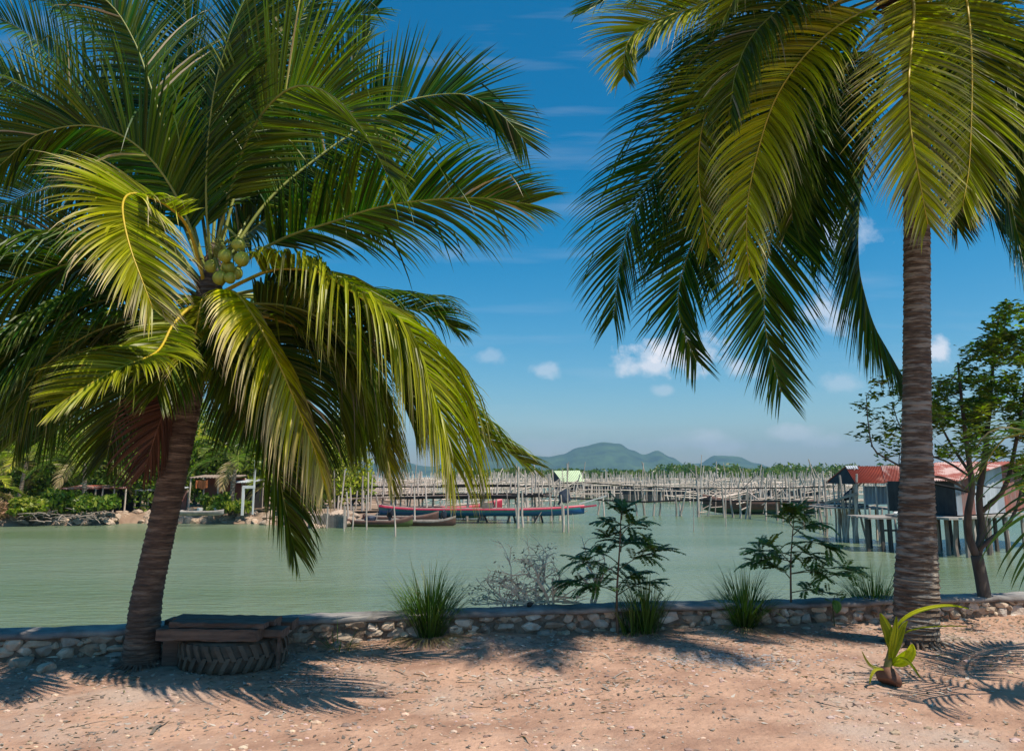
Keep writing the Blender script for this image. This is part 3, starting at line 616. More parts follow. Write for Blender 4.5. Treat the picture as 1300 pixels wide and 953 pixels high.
# knot hole low on the trunk
mb = MB(); c = P(1163, 687, D1-.145); rock(mb, c, .022, .02, .06, 0, 2, .3); rock(mb, P(1170, 675, D1-.14), .014, .014, .014, 0, 1, .3); mb.build('knot_hole', M['fibre'], RP)
mb = MB(); rf = random.Random(19)
for k in range(110):
    a = rf.uniform(0, 6.28); q = P(1148+rf.uniform(-14, 12), rf.uniform(-40, 55), D1); d = V((math.cos(a), math.sin(a), .3)); l = rf.uniform(.6, 1.6)
    mb.tube([q, q+d*.12*l, q+d*.2*l+V((0, 0, rf.uniform(-.2, .0)))], [.03, .022, .006], 4)
mb.build('crown_fibre', M['fibre'], RP)
h = D1
RF = [
 (((1150,-20,h),(1160,5,h-.5),(1158,50,h-.9),(1154,100,h-1.2),(1156,160,h-1.35),(1165,215,h-1.45),(1178,285,h-1.5)), dict(roll=0, yel=.85, tip=.7, g=.45, Lf=.84, n=84, start=.12, vee=.0, rr0=.026)),
 (((1160,-30,h),(1200,-60,h-.3),(1222,-20,h-.6),(1231,31,h-.8),(1234,94,h-.9),(1233,157,h-1.0),(1230,215,h-1.05),(1222,262,h-1.1)), dict(roll=-12, yel=.5, tip=.5, g=.5, Lf=.95, n=82, vee=.0)),
 (((1145,-20,h),(1080,-5,h-.2),(1010,35,h-.3),(955,75,h-.4),(917,108,h-.5),(896,145,h-.6),(887,195,h-.7),(889,250,h-.75),(900,315,h-.8)), dict(roll=60, yel=.5, tip=.25, g=.6, Lf=.74, n=80, vee=.1)),
 (((1145,-10,h),(1107,10,h-.4),(1063,34,h-.7),(1019,74,h-.9),(985,125,h-1.05),(964,185,h-1.1),(950,250,h-1.15),(948,305,h-1.2),(952,352,h-1.2)), dict(roll=40, yel=.85, tip=.4, g=1.6, Lf=.82, n=80)),
 (((1145,-20,h),(1040,15,h+.4),(950,75,h+.6),(885,140,h+.7),(840,205,h+.8),(815,248,h+.8),(798,290,h+.8),(786,340,h+.8),(779,405,h+.8)), dict(roll=70, yel=.12, tip=.15, g=.7, Lf=1.2, n=78)),
 (((1145,-10,h),(1050,40,h+.3),(970,130,h+.5),(915,220,h+.5),(885,292,h+.5),(868,340,h+.5),(861,378,h+.5),(866,415,h+.5),(885,460,h+.5)), dict(roll=78, yel=.08, tip=.1, g=.35, Lf=1.0, n=84, w=.05)),
 (((1148,0,h),(1090,60,h+.1),(1030,160,h+.1),(995,240,h+.1),(980,298,h),(972,345,h),(970,392,h),(974,430,h),(992,498,h)), dict(roll=80, yel=.12, tip=.15, g=.3, Lf=1.05, n=86, w=.05)),
 (((1150,0,h),(1125,90,h+.6),(1100,190,h+.9),(1090,270,h+1),(1090,335,h+1),(1098,376,h+1),(1110,414,h+1),(1126,443,h+1),(1146,478,h+1)), dict(roll=75, yel=.06, tip=.1, g=.35, Lf=1.15, n=84, w=.055)),
 (((1145,-35,h),(1060,-45,h-.1),(980,-30,h-.2),(910,0,h-.3),(850,20,h-.4),(812,36,h-.5),(795,60,h-.6),(792,98,h-.7)), dict(roll=55, yel=.5, tip=.2, g=.8, Lf=.9, n=78)),
 (((1145,-40,h),(1040,-85,h+.4),(940,-80,h+.6),(860,-50,h+.7),(800,-20,h+.7),(745,15,h+.7)), dict(roll=45, yel=.12, tip=.1, g=.9, Lf=.95, n=72)),
 (((1148,-30,h),(1090,-70,h-.5),(1010,-60,h-.9),(950,-25,h-1.1),(918,25,h-1.2)), dict(roll=20, yel=.5, tip=.25, g=1.0, Lf=.8, n=66)),
 (((1155,0,h),(1200,60,h+.5),(1225,160,h+.7),(1240,220,h+.8),(1262,275,h+.8),(1300,308,h+.8),(1345,350,h+.8)), dict(roll=-70, yel=.1, tip=.2, g=.6, Lf=1.1, n=76)),
 (((1152,0,h),(1185,80,h+.2),(1205,160,h+.2),(1212,230,h+.2),(1216,290,h+.2)), dict(roll=-10, yel=.15, tip=.3, g=.6, Lf=.8, n=66)),
 (((1155,-30,h),(1240,-60,h-.3),(1310,-20,h-.5),(1350,60,h-.6),(1370,160,h-.7)), dict(roll=-25, yel=.3, tip=.3, g=1.2, Lf=1.0, n=72)),
 (((1148,0,h),(1115,50,h+.3),(1075,110,h+.3),(1045,180,h+.3),(1030,250,h+.3),(1024,320,h+.3)), dict(roll=70, yel=.12, g=.6, Lf=1.05, n=72)),
 (((1145,-5,h),(1085,20,h-.2),(1035,70,h-.4),(1010,140,h-.5),(1003,210,h-.5),(1006,280,h-.5)), dict(roll=25, yel=.3, tip=.25, g=.8, Lf=.95, n=72)),
 (((1145,-20,h),(1060,-10,h+.5),(980,40,h+.8),(920,100,h+1),(880,170,h+1.1),(850,250,h+1.1),(840,330,h+1.1)), dict(roll=65, yel=.06, g=.5, Lf=1.2, n=72)),
 (((1155,-10,h),(1200,0,h-.3),(1260,50,h-.4),(1290,120,h-.5),(1300,200,h-.5)), dict(roll=-30, yel=.3, tip=.4, g=.8, Lf=.9, n=72)),
 (((1155,-10,h),(1220,10,h+.5),(1280,90,h+.9),(1320,180,h+1),(1340,260,h+1)), dict(roll=-65, yel=.08, g=.6, Lf=1.1, n=72)),
 (((1150,-40,h),(1160,-90,h+.4),(1190,-150,h+.8),(1230,-180,h+1.2)), dict(roll=-60, yel=.1, g=.4, Lf=1.0, n=56)),
 (((1148,-40,h),(1120,-100,h),(1060,-150,h),(990,-160,h)), dict(roll=50, yel=.1, g=.6, Lf=1.0, n=56)),
 (((1145,-20,h),(1050,-25,h+.2),(960,0,h+.3),(900,50,h+.4),(865,110,h+.4)), dict(roll=35, yel=.1, g=1.0, Lf=.95, n=72)),
 (((1148,-10,h),(1080,10,h+.6),(1000,60,h+1),(945,130,h+1.2),(915,210,h+1.3),(900,290,h+1.3),(905,360,h+1.3)), dict(roll=65, yel=.05, g=.6, Lf=1.15, n=72)),
 (((1148,0,h),(1100,30,h+.7),(1060,100,h+1),(1040,190,h+1.1),(1030,270,h+1.1),(1040,330,h+1.1)), dict(roll=20, yel=.05, g=.8, Lf=1.0, n=70)),
 (((1148,-30,h),(1090,-30,h-.4),(1020,-10,h-.7),(960,40,h-.9),(935,90,h-1.0),(925,150,h-1.05)), dict(roll=30, yel=.22, g=1.0, Lf=.95, n=72)),
 (((1152,-10,h),(1180,20,h+.9),(1210,90,h+1.3),(1225,170,h+1.5),(1232,250,h+1.5)), dict(roll=-20, yel=.05, g=.8, Lf=.9, n=66)),
 (((1152,-10,h),(1215,30,h-.2),(1262,100,h-.3),(1285,180,h-.3),(1292,260,h-.3)), dict(roll=-15, yel=.15, tip=.3, g=1.0, Lf=.9, n=70)),
 (((1155,0,h),(1215,50,h+.2),(1252,130,h+.3),(1275,220,h+.3),(1292,300,h+.3),(1312,385,h+.3)), dict(roll=-75, yel=.06, g=.4, Lf=1.1, n=76)),
 (((1155,-10,h),(1225,0,h),(1290,50,h+.2),(1330,130,h+.3),(1350,230,h+.3)), dict(roll=-60, yel=.1, g=.5, Lf=1.15, n=76)),
 (((1146,-25,h),(1050,-40,h+.8),(950,-30,h+1.2),(870,10,h+1.4),(820,70,h+1.5)), dict(roll=40, yel=.04, g=.8, Lf=1.0, n=70)),
]
for pts, kw in RF: frond(RP, pts, **kw)
c0 = P(1150, -20, D1)  # further crown fronds, mostly above the view, added to shade the foreground sand
for dx, dy, dz, dr_ in ((-.3, -1, .6, 1.0), (.35, -1, .75, 1.0), (-.8, -.8, .7, 1.1), (.8, -.6, .5, 1.0), (-1, -.35, .9, 1.0), (0, -.8, 1.2, .9), (-1, .3, .8, 1.0), (-.6, -.9, .35, .8)):
    d = V((dx, dy, dz)).normalized(); p = c0.copy(); pts = [tuple(p)]
    for k in range(6):
        p = p+d*.58; d = (d-Z*dr_*.30*(.5+.18*k)).normalized(); pts.append(tuple(p))
    frond(RP, pts, world=True, n=74, Lf=.95, g=1.2, yel=.15, tip=.2, w=.045)

# ---- dark drooping fronds of a young palm that stands just right of the frame
b2 = V((4.62, 6.25, -.33)); YP = thing('coconut_palm', b2, 'young palm at the right edge with narrow dark hanging leaflets', 'palm tree')
palm_trunk(YP, [b2-Z*.1, b2+V((0, 0, .7)), b2+V((-.02, 0, 1.3)), b2+V((-.05, .02, 1.9))], [.16, .13, .12, .07], 'trunk_dark', 40, 20, seed=30)
for pts, kw in (((b2+Z*1.85, b2+V((-.3, -.1, 2.15)), b2+V((-.6, -.2, 2.1)), b2+V((-.80, -.25, 1.75)), b2+V((-.86, -.27, 1.35))), dict(n=20, Lf=.62, g=2.2, w=.03)),
                ((b2+Z*1.85, b2+V((-.2, .2, 2.3)), b2+V((-.45, .5, 2.35)), b2+V((-.62, .7, 2.0))), dict(n=20, Lf=.55, g=2.4, w=.03)),
                ((b2+Z*1.85, b2+V((.2, -.2, 2.5)), b2+V((.9, -.4, 2.8)), b2+V((1.7, -.6, 2.5))), dict(n=50)),
                ((b2+Z*1.85, b2+V((.3, .5, 2.4)), b2+V((.8, 1.2, 2.4)), b2+V((1.2, 1.8, 1.9))), dict(n=50)),
                ((b2+Z*1.85, b2+V((.4, -.6, 2.3)), b2+V((.8, -1.2, 2.1)), b2+V((1.1, -1.6, 1.5))), dict(n=44))):
    frond(YP, [tuple(p) for p in pts], world=True, yel=.02, tip=.05, m='dark_leaf', **{**dict(g=1.0, Lf=.8), **kw})

# ------------------------------------------------------------------ tyre and plank bench
tc_ = G(296, 843, 0); TR = .46; TH = .27
tc_ = V((tc_.x, tc_.y+.0, 0))
ty = thing('truck_tyre', tc_, 'worn lug tread truck tyre lying flat under the plank bench', 'tyre')
mb = MB(); prof2 = [(.30, .02), (.36, .0), (.42, .01), (.445, .035), (.452, .09), (.455, .135), (.452, .18), (.445, .235), (.42, .262), (.36, .27), (.30, .25), (.275, .23), (.29, .20), (.37, .17), (.38, .10), (.29, .07), (.275, .04)]
rows = []
for i in range(73):
    a = i*2*math.pi/72; rows.append([mb.vert((tc_.x+r_*math.cos(a), tc_.y+r_*math.sin(a), z_)) for r_, z_ in prof2])
for a, b_ in zip(rows, rows[1:]):
    for k in range(len(prof2)): mb.face([a[k], b_[k], b_[(k+1) % len(prof2)], a[(k+1) % len(prof2)]])
car = mb.build('carcass', M['rubber'], ty, smooth=True)
mb = MB(); NL = 30
for i in range(NL):
    for half, (z0, z1, s_) in enumerate(((.02, .15, 1), (.12, .25, -1))):
        a0 = (i+.5*half)*2*math.pi/NL
        st = []
        for k in range(5):
            t = k/4; z_ = lerp(z0, z1, t); a = a0+(.13*(t if half == 0 else 1-t))*1.0
            for da in (-.045, .045):
                for rr_ in (.448, .482 - (.012 if (t == 0 and half == 0) or (t == 1 and half == 1) else 0)):
                    st.append(mb.vert((tc_.x+rr_*math.cos(a+da), tc_.y+rr_*math.sin(a+da), z_)))
        for k in range(4):
            q = st[k*4:k*4+8]
            mb.face([q[1], q[3], q[7], q[5]]); mb.face([q[0], q[1], q[5], q[4]]); mb.face([q[3], q[2], q[6], q[7]])
        mb.face([st[0], st[2], st[3], st[1]]); mb.face([st[16], st[17], st[19], st[18]])
mb.build('tread', M['rubber'], ty)
be = thing('plank_bench', (tc_.x-.2, tc_.y, .27), 'rough bench of thick weathered planks resting across the tyre', 'bench')
def plank(name, a, b_, wd, th, seed):
    rnd = random.Random(seed); mb = MB(); a, b_ = V(a), V(b_); t = (b_-a).normalized(); sd = t.cross(Z).normalized(); n = 14; rows = []
    for i in range(n+1):
        c = a.lerp(b_, i/n); j = [rnd.uniform(-.008, .008) for _ in range(8)]; e = .012
        rows.append([mb.vert(c+sd*(x*(wd/2)+j[k])+Z*(z_*(th/2)+j[(k+3) % 8]*.5)) for k, (x, z_) in enumerate(((-1, -.7), (-.9, -1), (.9, -1), (1, -.7), (1, .7), (.9, 1), (-.9, 1), (-1, .7)))])
    for p, q in zip(rows, rows[1:]):
        for k in range(8): mb.face([p[k], p[(k+1) % 8], q[(k+1) % 8], q[k]])
    mb.face(rows[0]); mb.face(rows[-1][::-1]); return mb.build(name, M['plank'], be)
x0, y0 = tc_.x, tc_.y
plank('plank', (x0-.55, y0-.32, .335), (x0+.34, y0-.36, .33), .17, .10, 1)
plank('plank', (x0-.30, y0-.14, .325), (x0+.52, y0-.20, .32), .19, .07, 2)
plank('plank', (x0-.56, y0-.06, .33), (x0+.40, y0+.02, .325), .22, .09, 3)
plank('plank', (x0-.70, y0+.22, .33), (x0+.50, y0+.20, .32), .22, .08, 4)
plank('top_board', (x0-.45, y0-.30, .412), (x0+.38, y0-.32, .40), .16, .045, 5)
plank('top_board', (x0-.5, y0-.08, .412), (x0+.42, y0-.10, .40), .24, .05, 6)
plank('support_block', (x0-.52, y0-.15, .14), (x0-.52, y0+.25, .14), .14, .28, 7)
plank('support_block', (x0+.48, y0-.27, .15), (x0+.48, y0-.22, .15), .015, .27, 8)

# ------------------------------------------------------------------ grass tufts
def tuft(px, py, hgt, wd, n, label, dryf=.15, seed=0, D=None):
    rnd = random.Random(seed); c = G(px, py, 0); c.z = 0; n = int(n*1.8)
    t = thing('grass_tuft', c, label, 'grass clump', 'grass clumps along the wall'); mb = MB(); md = MB()
    for i in range(n):
        a = rnd.uniform(0, 6.28); sp = rnd.random()**.7; base = c+V((math.cos(a), math.sin(a), 0))*.14*rnd.random()
        dead = rnd.random() < dryf; d = V((math.cos(a)*sp*wd*1.25, math.sin(a)*sp*wd*1.25, 1)).normalized()
        if dead: d = V((math.cos(a)*1.3, math.sin(a)*1.3-.3, .55)).normalized()
        l = hgt*1.3*rnd.uniform(.6, 1.15)*(.65 if dead else 1); segs = 7; st = l/segs; g_ = (3.0 if dead else rnd.uniform(.8, 3.6)); p = base.copy(); ww = rnd.uniform(.0035, .0075)
        sd = d.cross(V((math.cos(a), math.sin(a), 0)));
        sd = V((-math.sin(a+rnd.uniform(-.6, .6)), math.cos(a), 0)).normalized(); ids = []; B = md if dead else mb
        col0 = (rnd.uniform(.6, 1) if dead else 0, rnd.random()*.6, rnd.random())
        for k in range(segs+1):
            f = k/segs; q = ww*(1-f**2)*(.7+.3*min(1, f*4)); c_ = (min(1, col0[0]+(.6 if f > .85 and rnd.random() < .4 else 0)), col0[1], col0[2])
            if p.z < .005: p.z = .005
            ids.append((B.vert(p-sd*q, c_), B.vert(p+sd*q, c_))); p = p+d*st; d = (d-Z*g_*st*(.3+1.6*f)).normalized()
        for A, C_ in zip(ids, ids[1:]): B.face([A[0], A[1], C_[1], C_[0]])
    mb.build('blades', M['grass'], t); 
    if md.f: md.build('dry_blades', M['grass'], t)
tuft(545, 812, .66, .62, 330, 'biggest tuft of long grass, right of the pale lit stretch of wall', .25, 1)
tuft(820, 803, .50, .55, 150, 'grass tuft with upright blades just right of the taller sapling', .15, 2)
tuft(945, 798, .56, .85, 300, 'bushy fountain shaped grass tuft between the two saplings', .18, 3)
tuft(1110, 788, .52, .65, 200, 'grass tuft beside the foot of the straight palm trunk', .18, 4)
tuft(803, 806, .35, .5, 40, 'thin low grass sprig between sapling stem and grass tuft', .2, 5)
tuft(430, 826, .22, 1.3, 26, 'small straggly grass sprig at the foot of the lit stones', .7, 6)

# ------------------------------------------------------------------ saplings with feathery leaves
def compound_leaf(mb, p, d, l, rnd, droop=1.2, pairs=11, ls=.05, yl=.2):
    segs = pairs; st = l/segs; pts = [p.copy()]; q = p.copy(); d = d.normalized(); cc = rnd.random()
    for k in range(segs):
        q = q+d*st; d = (d-Z*droop*st*2).normalized(); pts.append(q.copy())
        sd = d.cross(Z); sd = sd.normalized() if sd.length > .1 else V((1, 0, 0)); f = k/segs
        for s_ in (-1, 1):
            e = (sd*s_+d*.55-Z*rnd.uniform(.1, .5)).normalized(); ll = ls*(1-.4*abs(f-.5)*2)*rnd.uniform(.8, 1.2); wv = (d-e*d.dot(e)).normalized()*ll*.24
            c = (0, max(0, yl+rnd.gauss(0, .12)), cc*.6+rnd.random()*.4)
            a = mb.vert(q, c); b_ = mb.vert(q+e*ll*.5+wv, c); c_ = mb.vert(q+e*ll, c); d_ = mb.vert(q+e*ll*.5-wv, c); mb.face([a, b_, c_, d_])
    return pts
def sapling(base, stem, branches, label, seed, yl=.15):
    rnd = random.Random(seed); t = thing('sapling', V((base.x, base.y, 0)), label, 'sapling', 'young trees along the wall')
    D = base.y; sm = MB(); pts = [base-Z*.03]+[P(x, y, D) for x, y in stem]; C, _ = catmull(pts, 14)
    sm.tube(C, [lerp(.016, .005, i/13) for i in range(14)], 6); so = sm.build('trunk', M['stem'], t, smooth=True)
    lb = MB(); bb = MB()
    for (sx, sy), (ex, ey), dd, n, ll in branches:
        a = P(sx, sy, D); e = P(ex, ey, D+dd); m_ = (a+e)/2+Z*.03; C, _ = catmull([a, m_, e], 8); bb.tube(C, [lerp(.007, .003, i/7) for i in range(8)], 5)
        for k in range(int(n*1.9)):
            q = C[rnd.choice((3, 4, 5, 6, 7, 7, 7))]; an = rnd.uniform(0, 6.28); out_ = (e-a).normalized()
            d = V((math.cos(an), math.sin(an)*.9, rnd.uniform(-.1, .75)))+out_*.6
            pp = compound_leaf(lb, q, d, ll*rnd.uniform(.7, 1.15), rnd, rnd.uniform(.8, 2.4), 14, .066, yl); bb.tube([pp[0], pp[4], pp[8], pp[-1]], [.0025, .002, .0015, .001], 3)
    bb.build('branches', M['stem_green'], t); lb.build('crown', M['dark_leaf'], t)
sA = G(784, 806, 0)
sapling(sA, [(783, 760), (785, 720), (787, 690), (788, 660), (789, 646)], [
    ((789,660),(792,645),0,7,.24),((788,665),(768,662),.05,5,.2),((788,680),(808,664),-.05,7,.24),((787,690),(770,682),.1,5,.22),((787,695),(815,690),0,9,.26),((786,722),(832,700),-.1,11,.3),
    ((788,700),(790,690),.2,6,.22),((785,728),(742,712),0,9,.3),((784,735),(728,738),.1,9,.28),((784,752),(748,745),-.1,8,.26),((784,755),(820,740),.1,10,.3),((784,745),(808,728),.2,7,.25),((785,715),(755,700),.2,5,.2)],
    'taller dark feathery sapling in front of the wall beside the bleached dead brush', 4, .08)
sB = G(1005, 796, 0)
sapling(sB, [(1004, 750), (1004, 710), (1006, 680), (1008, 655)], [
    ((1007,665),(1010,648),0,9,.26),((1007,670),(990,655),.1,6,.24),((1006,680),(1030,665),-.1,9,.3),((1006,690),(1050,692),0,10,.3),((1005,705),(965,700),0,7,.26),((1005,712),(958,712),.1,8,.26),((1004,715),(975,692),-.1,6,.22),
    ((1004,728),(1058,730),-.1,9,.34),((1004,728),(1072,722),.1,7,.3),((1005,700),(1035,708),.1,8,.28),((1004,752),(1048,752),0,5,.2),((1004,735),(985,720),0,6,.2)],
    'sapling with lighter lit leaf sprays between two grass tufts, left of the straight palm', 6, .30)
# small seedling bush with round leaf near wall foot
def broad_blade(mb, pts, wmax, up, col, n=14, fold=.3, rnd=R, tipf=1.0):
    C, _ = catmull(pts, n); ids = []
    for i, p in enumerate(C):
        T = (C[min(i+1, n-1)]-C[max(i-1, 0)]).normalized(); sd = T.cross(up).normalized(); nn = sd.cross(T); f = i/(n-1); w_ = wmax*math.sin(math.pi*min(1, f*.92+.06))**.7
        ids.append([mb.vert(p+sd*(x*w_)+nn*(abs(x)*fold*w_+(.006 if k % 2 else 0)), (col[0], min(1, col[1]+.15*(k % 2)), col[2])) for k, x in enumerate((-1, -.66, -.33, 0, .33, .66, 1))])
    for a, b_ in zip(ids, ids[1:]):
        for k in range(6): mb.face([a[k], a[k+1], b_[k+1], b_[k]])
p0 = G(1060, 798, 0); t = thing('young_shrub', V((p0.x, p0.y, 0)), 'little upright plant with one round green leaf at the wall foot', 'plant'); D = p0.y
mb = MB(); mb.tube([p0, P(1058, 780, D), P(1057, 765, D), P(1060, 755, D)], [.008, .007, .006, .004], 5); mb.build('stem', M['stem_green'], t)
mb = MB(); broad_blade(mb, [P(1058, 762, D-.02), P(1062, 768, D-.06), P(1062, 778, D-.08)], .05, V((0, -1, .3)), (0, .2, .7)); rr = random.Random(2)
for k in range(14): compound_leaf(mb, P(1058+rr.uniform(-8, 8), 756+rr.uniform(-4, 10), D), V((rr.gauss(0, 1), rr.gauss(0, 1), .6)), .12, rr, 1.5, 7, .04, .2)
mb.build('leaves', M['dark_leaf'], t)
p0 = G(858, 802, 0)
# ------------------------------------------------------------------ sprouting coconut seedling
p0 = G(1128, 868, 0); D = p0.y; t = thing('palm_seedling', V((p0.x, p0.y, 0)), 'yellow green coconut seedling with broad pleated leaves in front of the straight palm', 'plant')
mb = MB(); rock(mb, (p0.x, p0.y, .05), .10, .12, .09, .3, 3, .2); mb.build('coconut_husk', M['rachis_brown'], t, smooth=True)
mb = MB(); mb.tube([p0+Z*.06, P(1127, 845, D), P(1132, 820, D), P(1134, 800, D)], [.035, .032, .022, .012], 10); mb.build('shoot', mat('seedling_sheath', (.22, .15, .06), .7, (.16, .2, .04), 14), t, smooth=True)
for pts, wd, up, col in (
    ([P(1133,830,D),P(1128,805,D-.02),P(1122,790,D-.05),P(1117,778,D-.1)], .045, V((-.2,-1,.3)), (.05,.4,.4)),
    ([P(1130,840,D),P(1140,810,D-.03),P(1146,795,D-.05),P(1152,788,D-.05)], .04, V((.3,-1,.3)), (0,.35,.5)),
    ([P(1134,800,D),P(1148,785,D-.02),P(1165,776,D-.03),P(1190,770,D-.03),P(1212,769,D-.03),P(1230,773,D-.03)], .022, V((0,-.6,1)), (0,.6,.8)),
    ([P(1134,812,D),P(1160,799,D+.05),P(1195,795,D+.1),P(1228,795,D+.1)], .012, V((0,-.3,1)), (0,.4,.4)),
    ([P(1132,842,D),P(1145,838,D-.05),P(1156,828,D-.1),P(1158,817,D-.1)], .05, V((-.3,-1,.2)), (0,.7,.9)),
    ([P(1132,845,D),P(1142,835,D-.1),P(1155,842,D-.2),P(1168,860,D-.25)], .02, V((0,-.4,1)), (0,.3,.5)),
    ([P(1130,845,D),P(1132,820,D-.05),P(1136,800,D-.06),P(1138,782,D-.06)], .03, V((0,-1,.2)), (0,.5,.5)),
    ([P(1126,850,D),P(1108,846,D-.03),P(1100,838,D-.05),P(1094,826,D-.05)], .012, V((0,-1,.2)), (.4,.6,.6)),
    ([P(1126,850,D),P(1112,850,D-.06),P(1106,858,D-.1),P(1104,868,D-.12)], .014, V((0,-.5,1)), (.1,.6,.6))):
    mb = MB(); broad_blade(mb, pts, wd, up, col); mb.build('leaf', M['palm'], t)
# ------------------------------------------------------------------ bleached dead brush beyond the wall
def brush(name, base, dirs, label, cat, seed, m, depth=4, l0=.42, leafs=True):
    rnd = random.Random(seed); t = thing(name, base, label, cat); mb = MB(); lb = MB()
    def grow(p, d, l, r, k):
        pts = [p]; q = p.copy(); dd = d.copy()
        for i in range(4):
            dd = (dd+V((rnd.gauss(0, .22), rnd.gauss(0, .22), rnd.gauss(0, .16)-(.05 if k < 2 else 0)))).normalized(); q = q+dd*l/4; q.y = max(q.y, wall_y(q.x)+.36); q.z = max(q.z, .29 if k < depth else q.z); pts.append(q.copy())
        mb.tube(pts, [lerp(r, r*.62, i/4) for i in range(5)], 5 if k > 1 else 3, cap=False)
        if k == 0:
            if leafs and rnd.random() < .35 and q.x < base.x+.05:
                for _ in range(4): leaf_tri(lb, q+V((rnd.gauss(0, .02), rnd.gauss(0, .02), rnd.gauss(0, .03))), rnd.uniform(.012, .03), rnd, (rnd.random()*.6, rnd.random(), rnd.random()))
            return
        for i in range(rnd.choice((2, 3, 3))):
            s_ = rnd.choice(pts[2:]); e = (dd+V((rnd.gauss(0, .75), rnd.gauss(0, .6), rnd.gauss(0, .5)))).normalized(); grow(s_, e, l*rnd.uniform(.55, .85), r*.62, k-1)
    for d in dirs: grow(base.copy(), V(d).normalized(), l0*rnd.uniform(.85, 1.2), .021, depth)
    mb.build('branches', m, t)
    if lb.f: lb.build('withered_leaves', M['deadleaf'], t)
D = wall_y(.3)+.35
bb_ = P(700, 775, D); bb_.z = .18
brush('dead_brush', bb_, [(-1, .1, .35), (-1, -.1, .6), (-.9, .3, .4), (-1, .2, .12), (-.5, .1, .7), (-1, -.2, .25), (.3, .1, .6)], 'bleached leafless dead branches lying over the wall behind the sapling', 'dead branches', 12, M['dead'], 4, .46)
bb2 = P(752, 772, D+.1); bb2.z = .2
brush('dead_brush', bb2, [(-.4, .2, .8), (.3, .1, .9), (-.9, .1, .5)], 'small bleached dead twig cluster just behind the taller sapling', 'dead branches', 15, M['dead'], 3, .34, False)
# ------------------------------------------------------------------ broadleaf tree on the right
tb = G(1252, 787, 0); D = tb.y; T_ = thing('broadleaf_tree', V((tb.x, tb.y, 0)), 'small forked broadleaf tree with crooked trunk beyond the straight palm', 'tree')
rnd = random.Random(44); wood = MB(); nodes = []
def limb(pts, r0, r1, n=14):
    C, _ = catmull([V(p) for p in pts], n); wood.tube(C, [lerp(r0, r1, i/(n-1)) for i in range(n)], 8); nodes.extend((c, lerp(r0, r1, i/(n-1))) for i, c in enumerate(C) if i > n*.35); return C
limb([tb-Z*.05, P(1250,760,D), P(1246,735,D), P(1240,705,D)], .085, .07); nodes.clear()
limb([P(1240,707,D), P(1230,680,D), P(1229,650,D-.1), P(1234,618,D-.1), P(1228,570,D-.1), P(1222,520,D-.2), P(1216,460,D-.2)], .05, .012, 22)
limb([P(1241,707,D), P(1246,670,D+.1), P(1243,630,D+.1), P(1250,580,D+.1), P(1256,520,D+.2), P(1262,450,D+.2), P(1268,400,D+.2)], .05, .012, 22)
limb([P(1242,698,D), P(1262,680,D), P(1278,668,D+.1), P(1292,640,D+.2), P(1300,600,D+.2)], .03, .012)
limb([P(1233,625,D-.1), P(1212,612,D-.1), P(1190,605,D-.2), P(1165,606,D-.3), P(1140,590,D-.3), P(1122,580,D-.3), P(1108,568,D-.3), P(1102,535,D-.3), P(1100,505,D-.3)], .02, .005, 22)
limb([P(1245,650,D+.1), P(1275,620,D), P(1290,560,D-.1), P(1300,500,D-.1), P(1310,440,D-.1)], .03, .01)
limb([P(1231,600,D), P(1205,560,D+.2), P(1186,520,D+.2), P(1180,490,D+.2)], .02, .006)
limb([P(1232,605,D-.1), P(1200,585,D+.3), P(1160,570,D+.4), P(1142,540,D+.4), P(1132,510,D+.4)], .016, .005)
targets = []
def inreg(x, y):
    if x > 1178: 
        top = lerp(505, 400, min(1, (x-1178)/90)) if x < 1268 else 392
        return top+rnd.uniform(-8, 14) < y < (578 if x < 1290 else 632)
    return False
while len(targets) < 390:
    x = rnd.uniform(1150, 1345); y = rnd.uniform(385, 640)
    if inreg(x, y):
        if mnoise.noise(V((x*.035, y*.035, 2))) > .18 or (y > 560 and rnd.random() < .55): continue
        targets.append(P(x, y, D+rnd.gauss(0, .55)))
for x, y in ((1118,488),(1125,500),(1112,498),(1140,495),(1148,510),(1132,520),(1120,540),(1128,548),(1142,545),(1100,545),(1104,530),(1096,555),(1112,560),(1150,480),(1138,478),(1145,560),(1120,575),(1098,520),(1130,560),(1150,530),(1158,560),(1145,575)):
    targets.append(P(x+rnd.uniform(-4,4), y+rnd.uniform(-4,4), D+rnd.uniform(-.4, .5)))
br = MB(); lf = MB(); targets.sort(key=lambda p: (p-P(1240, 640, D)).length)
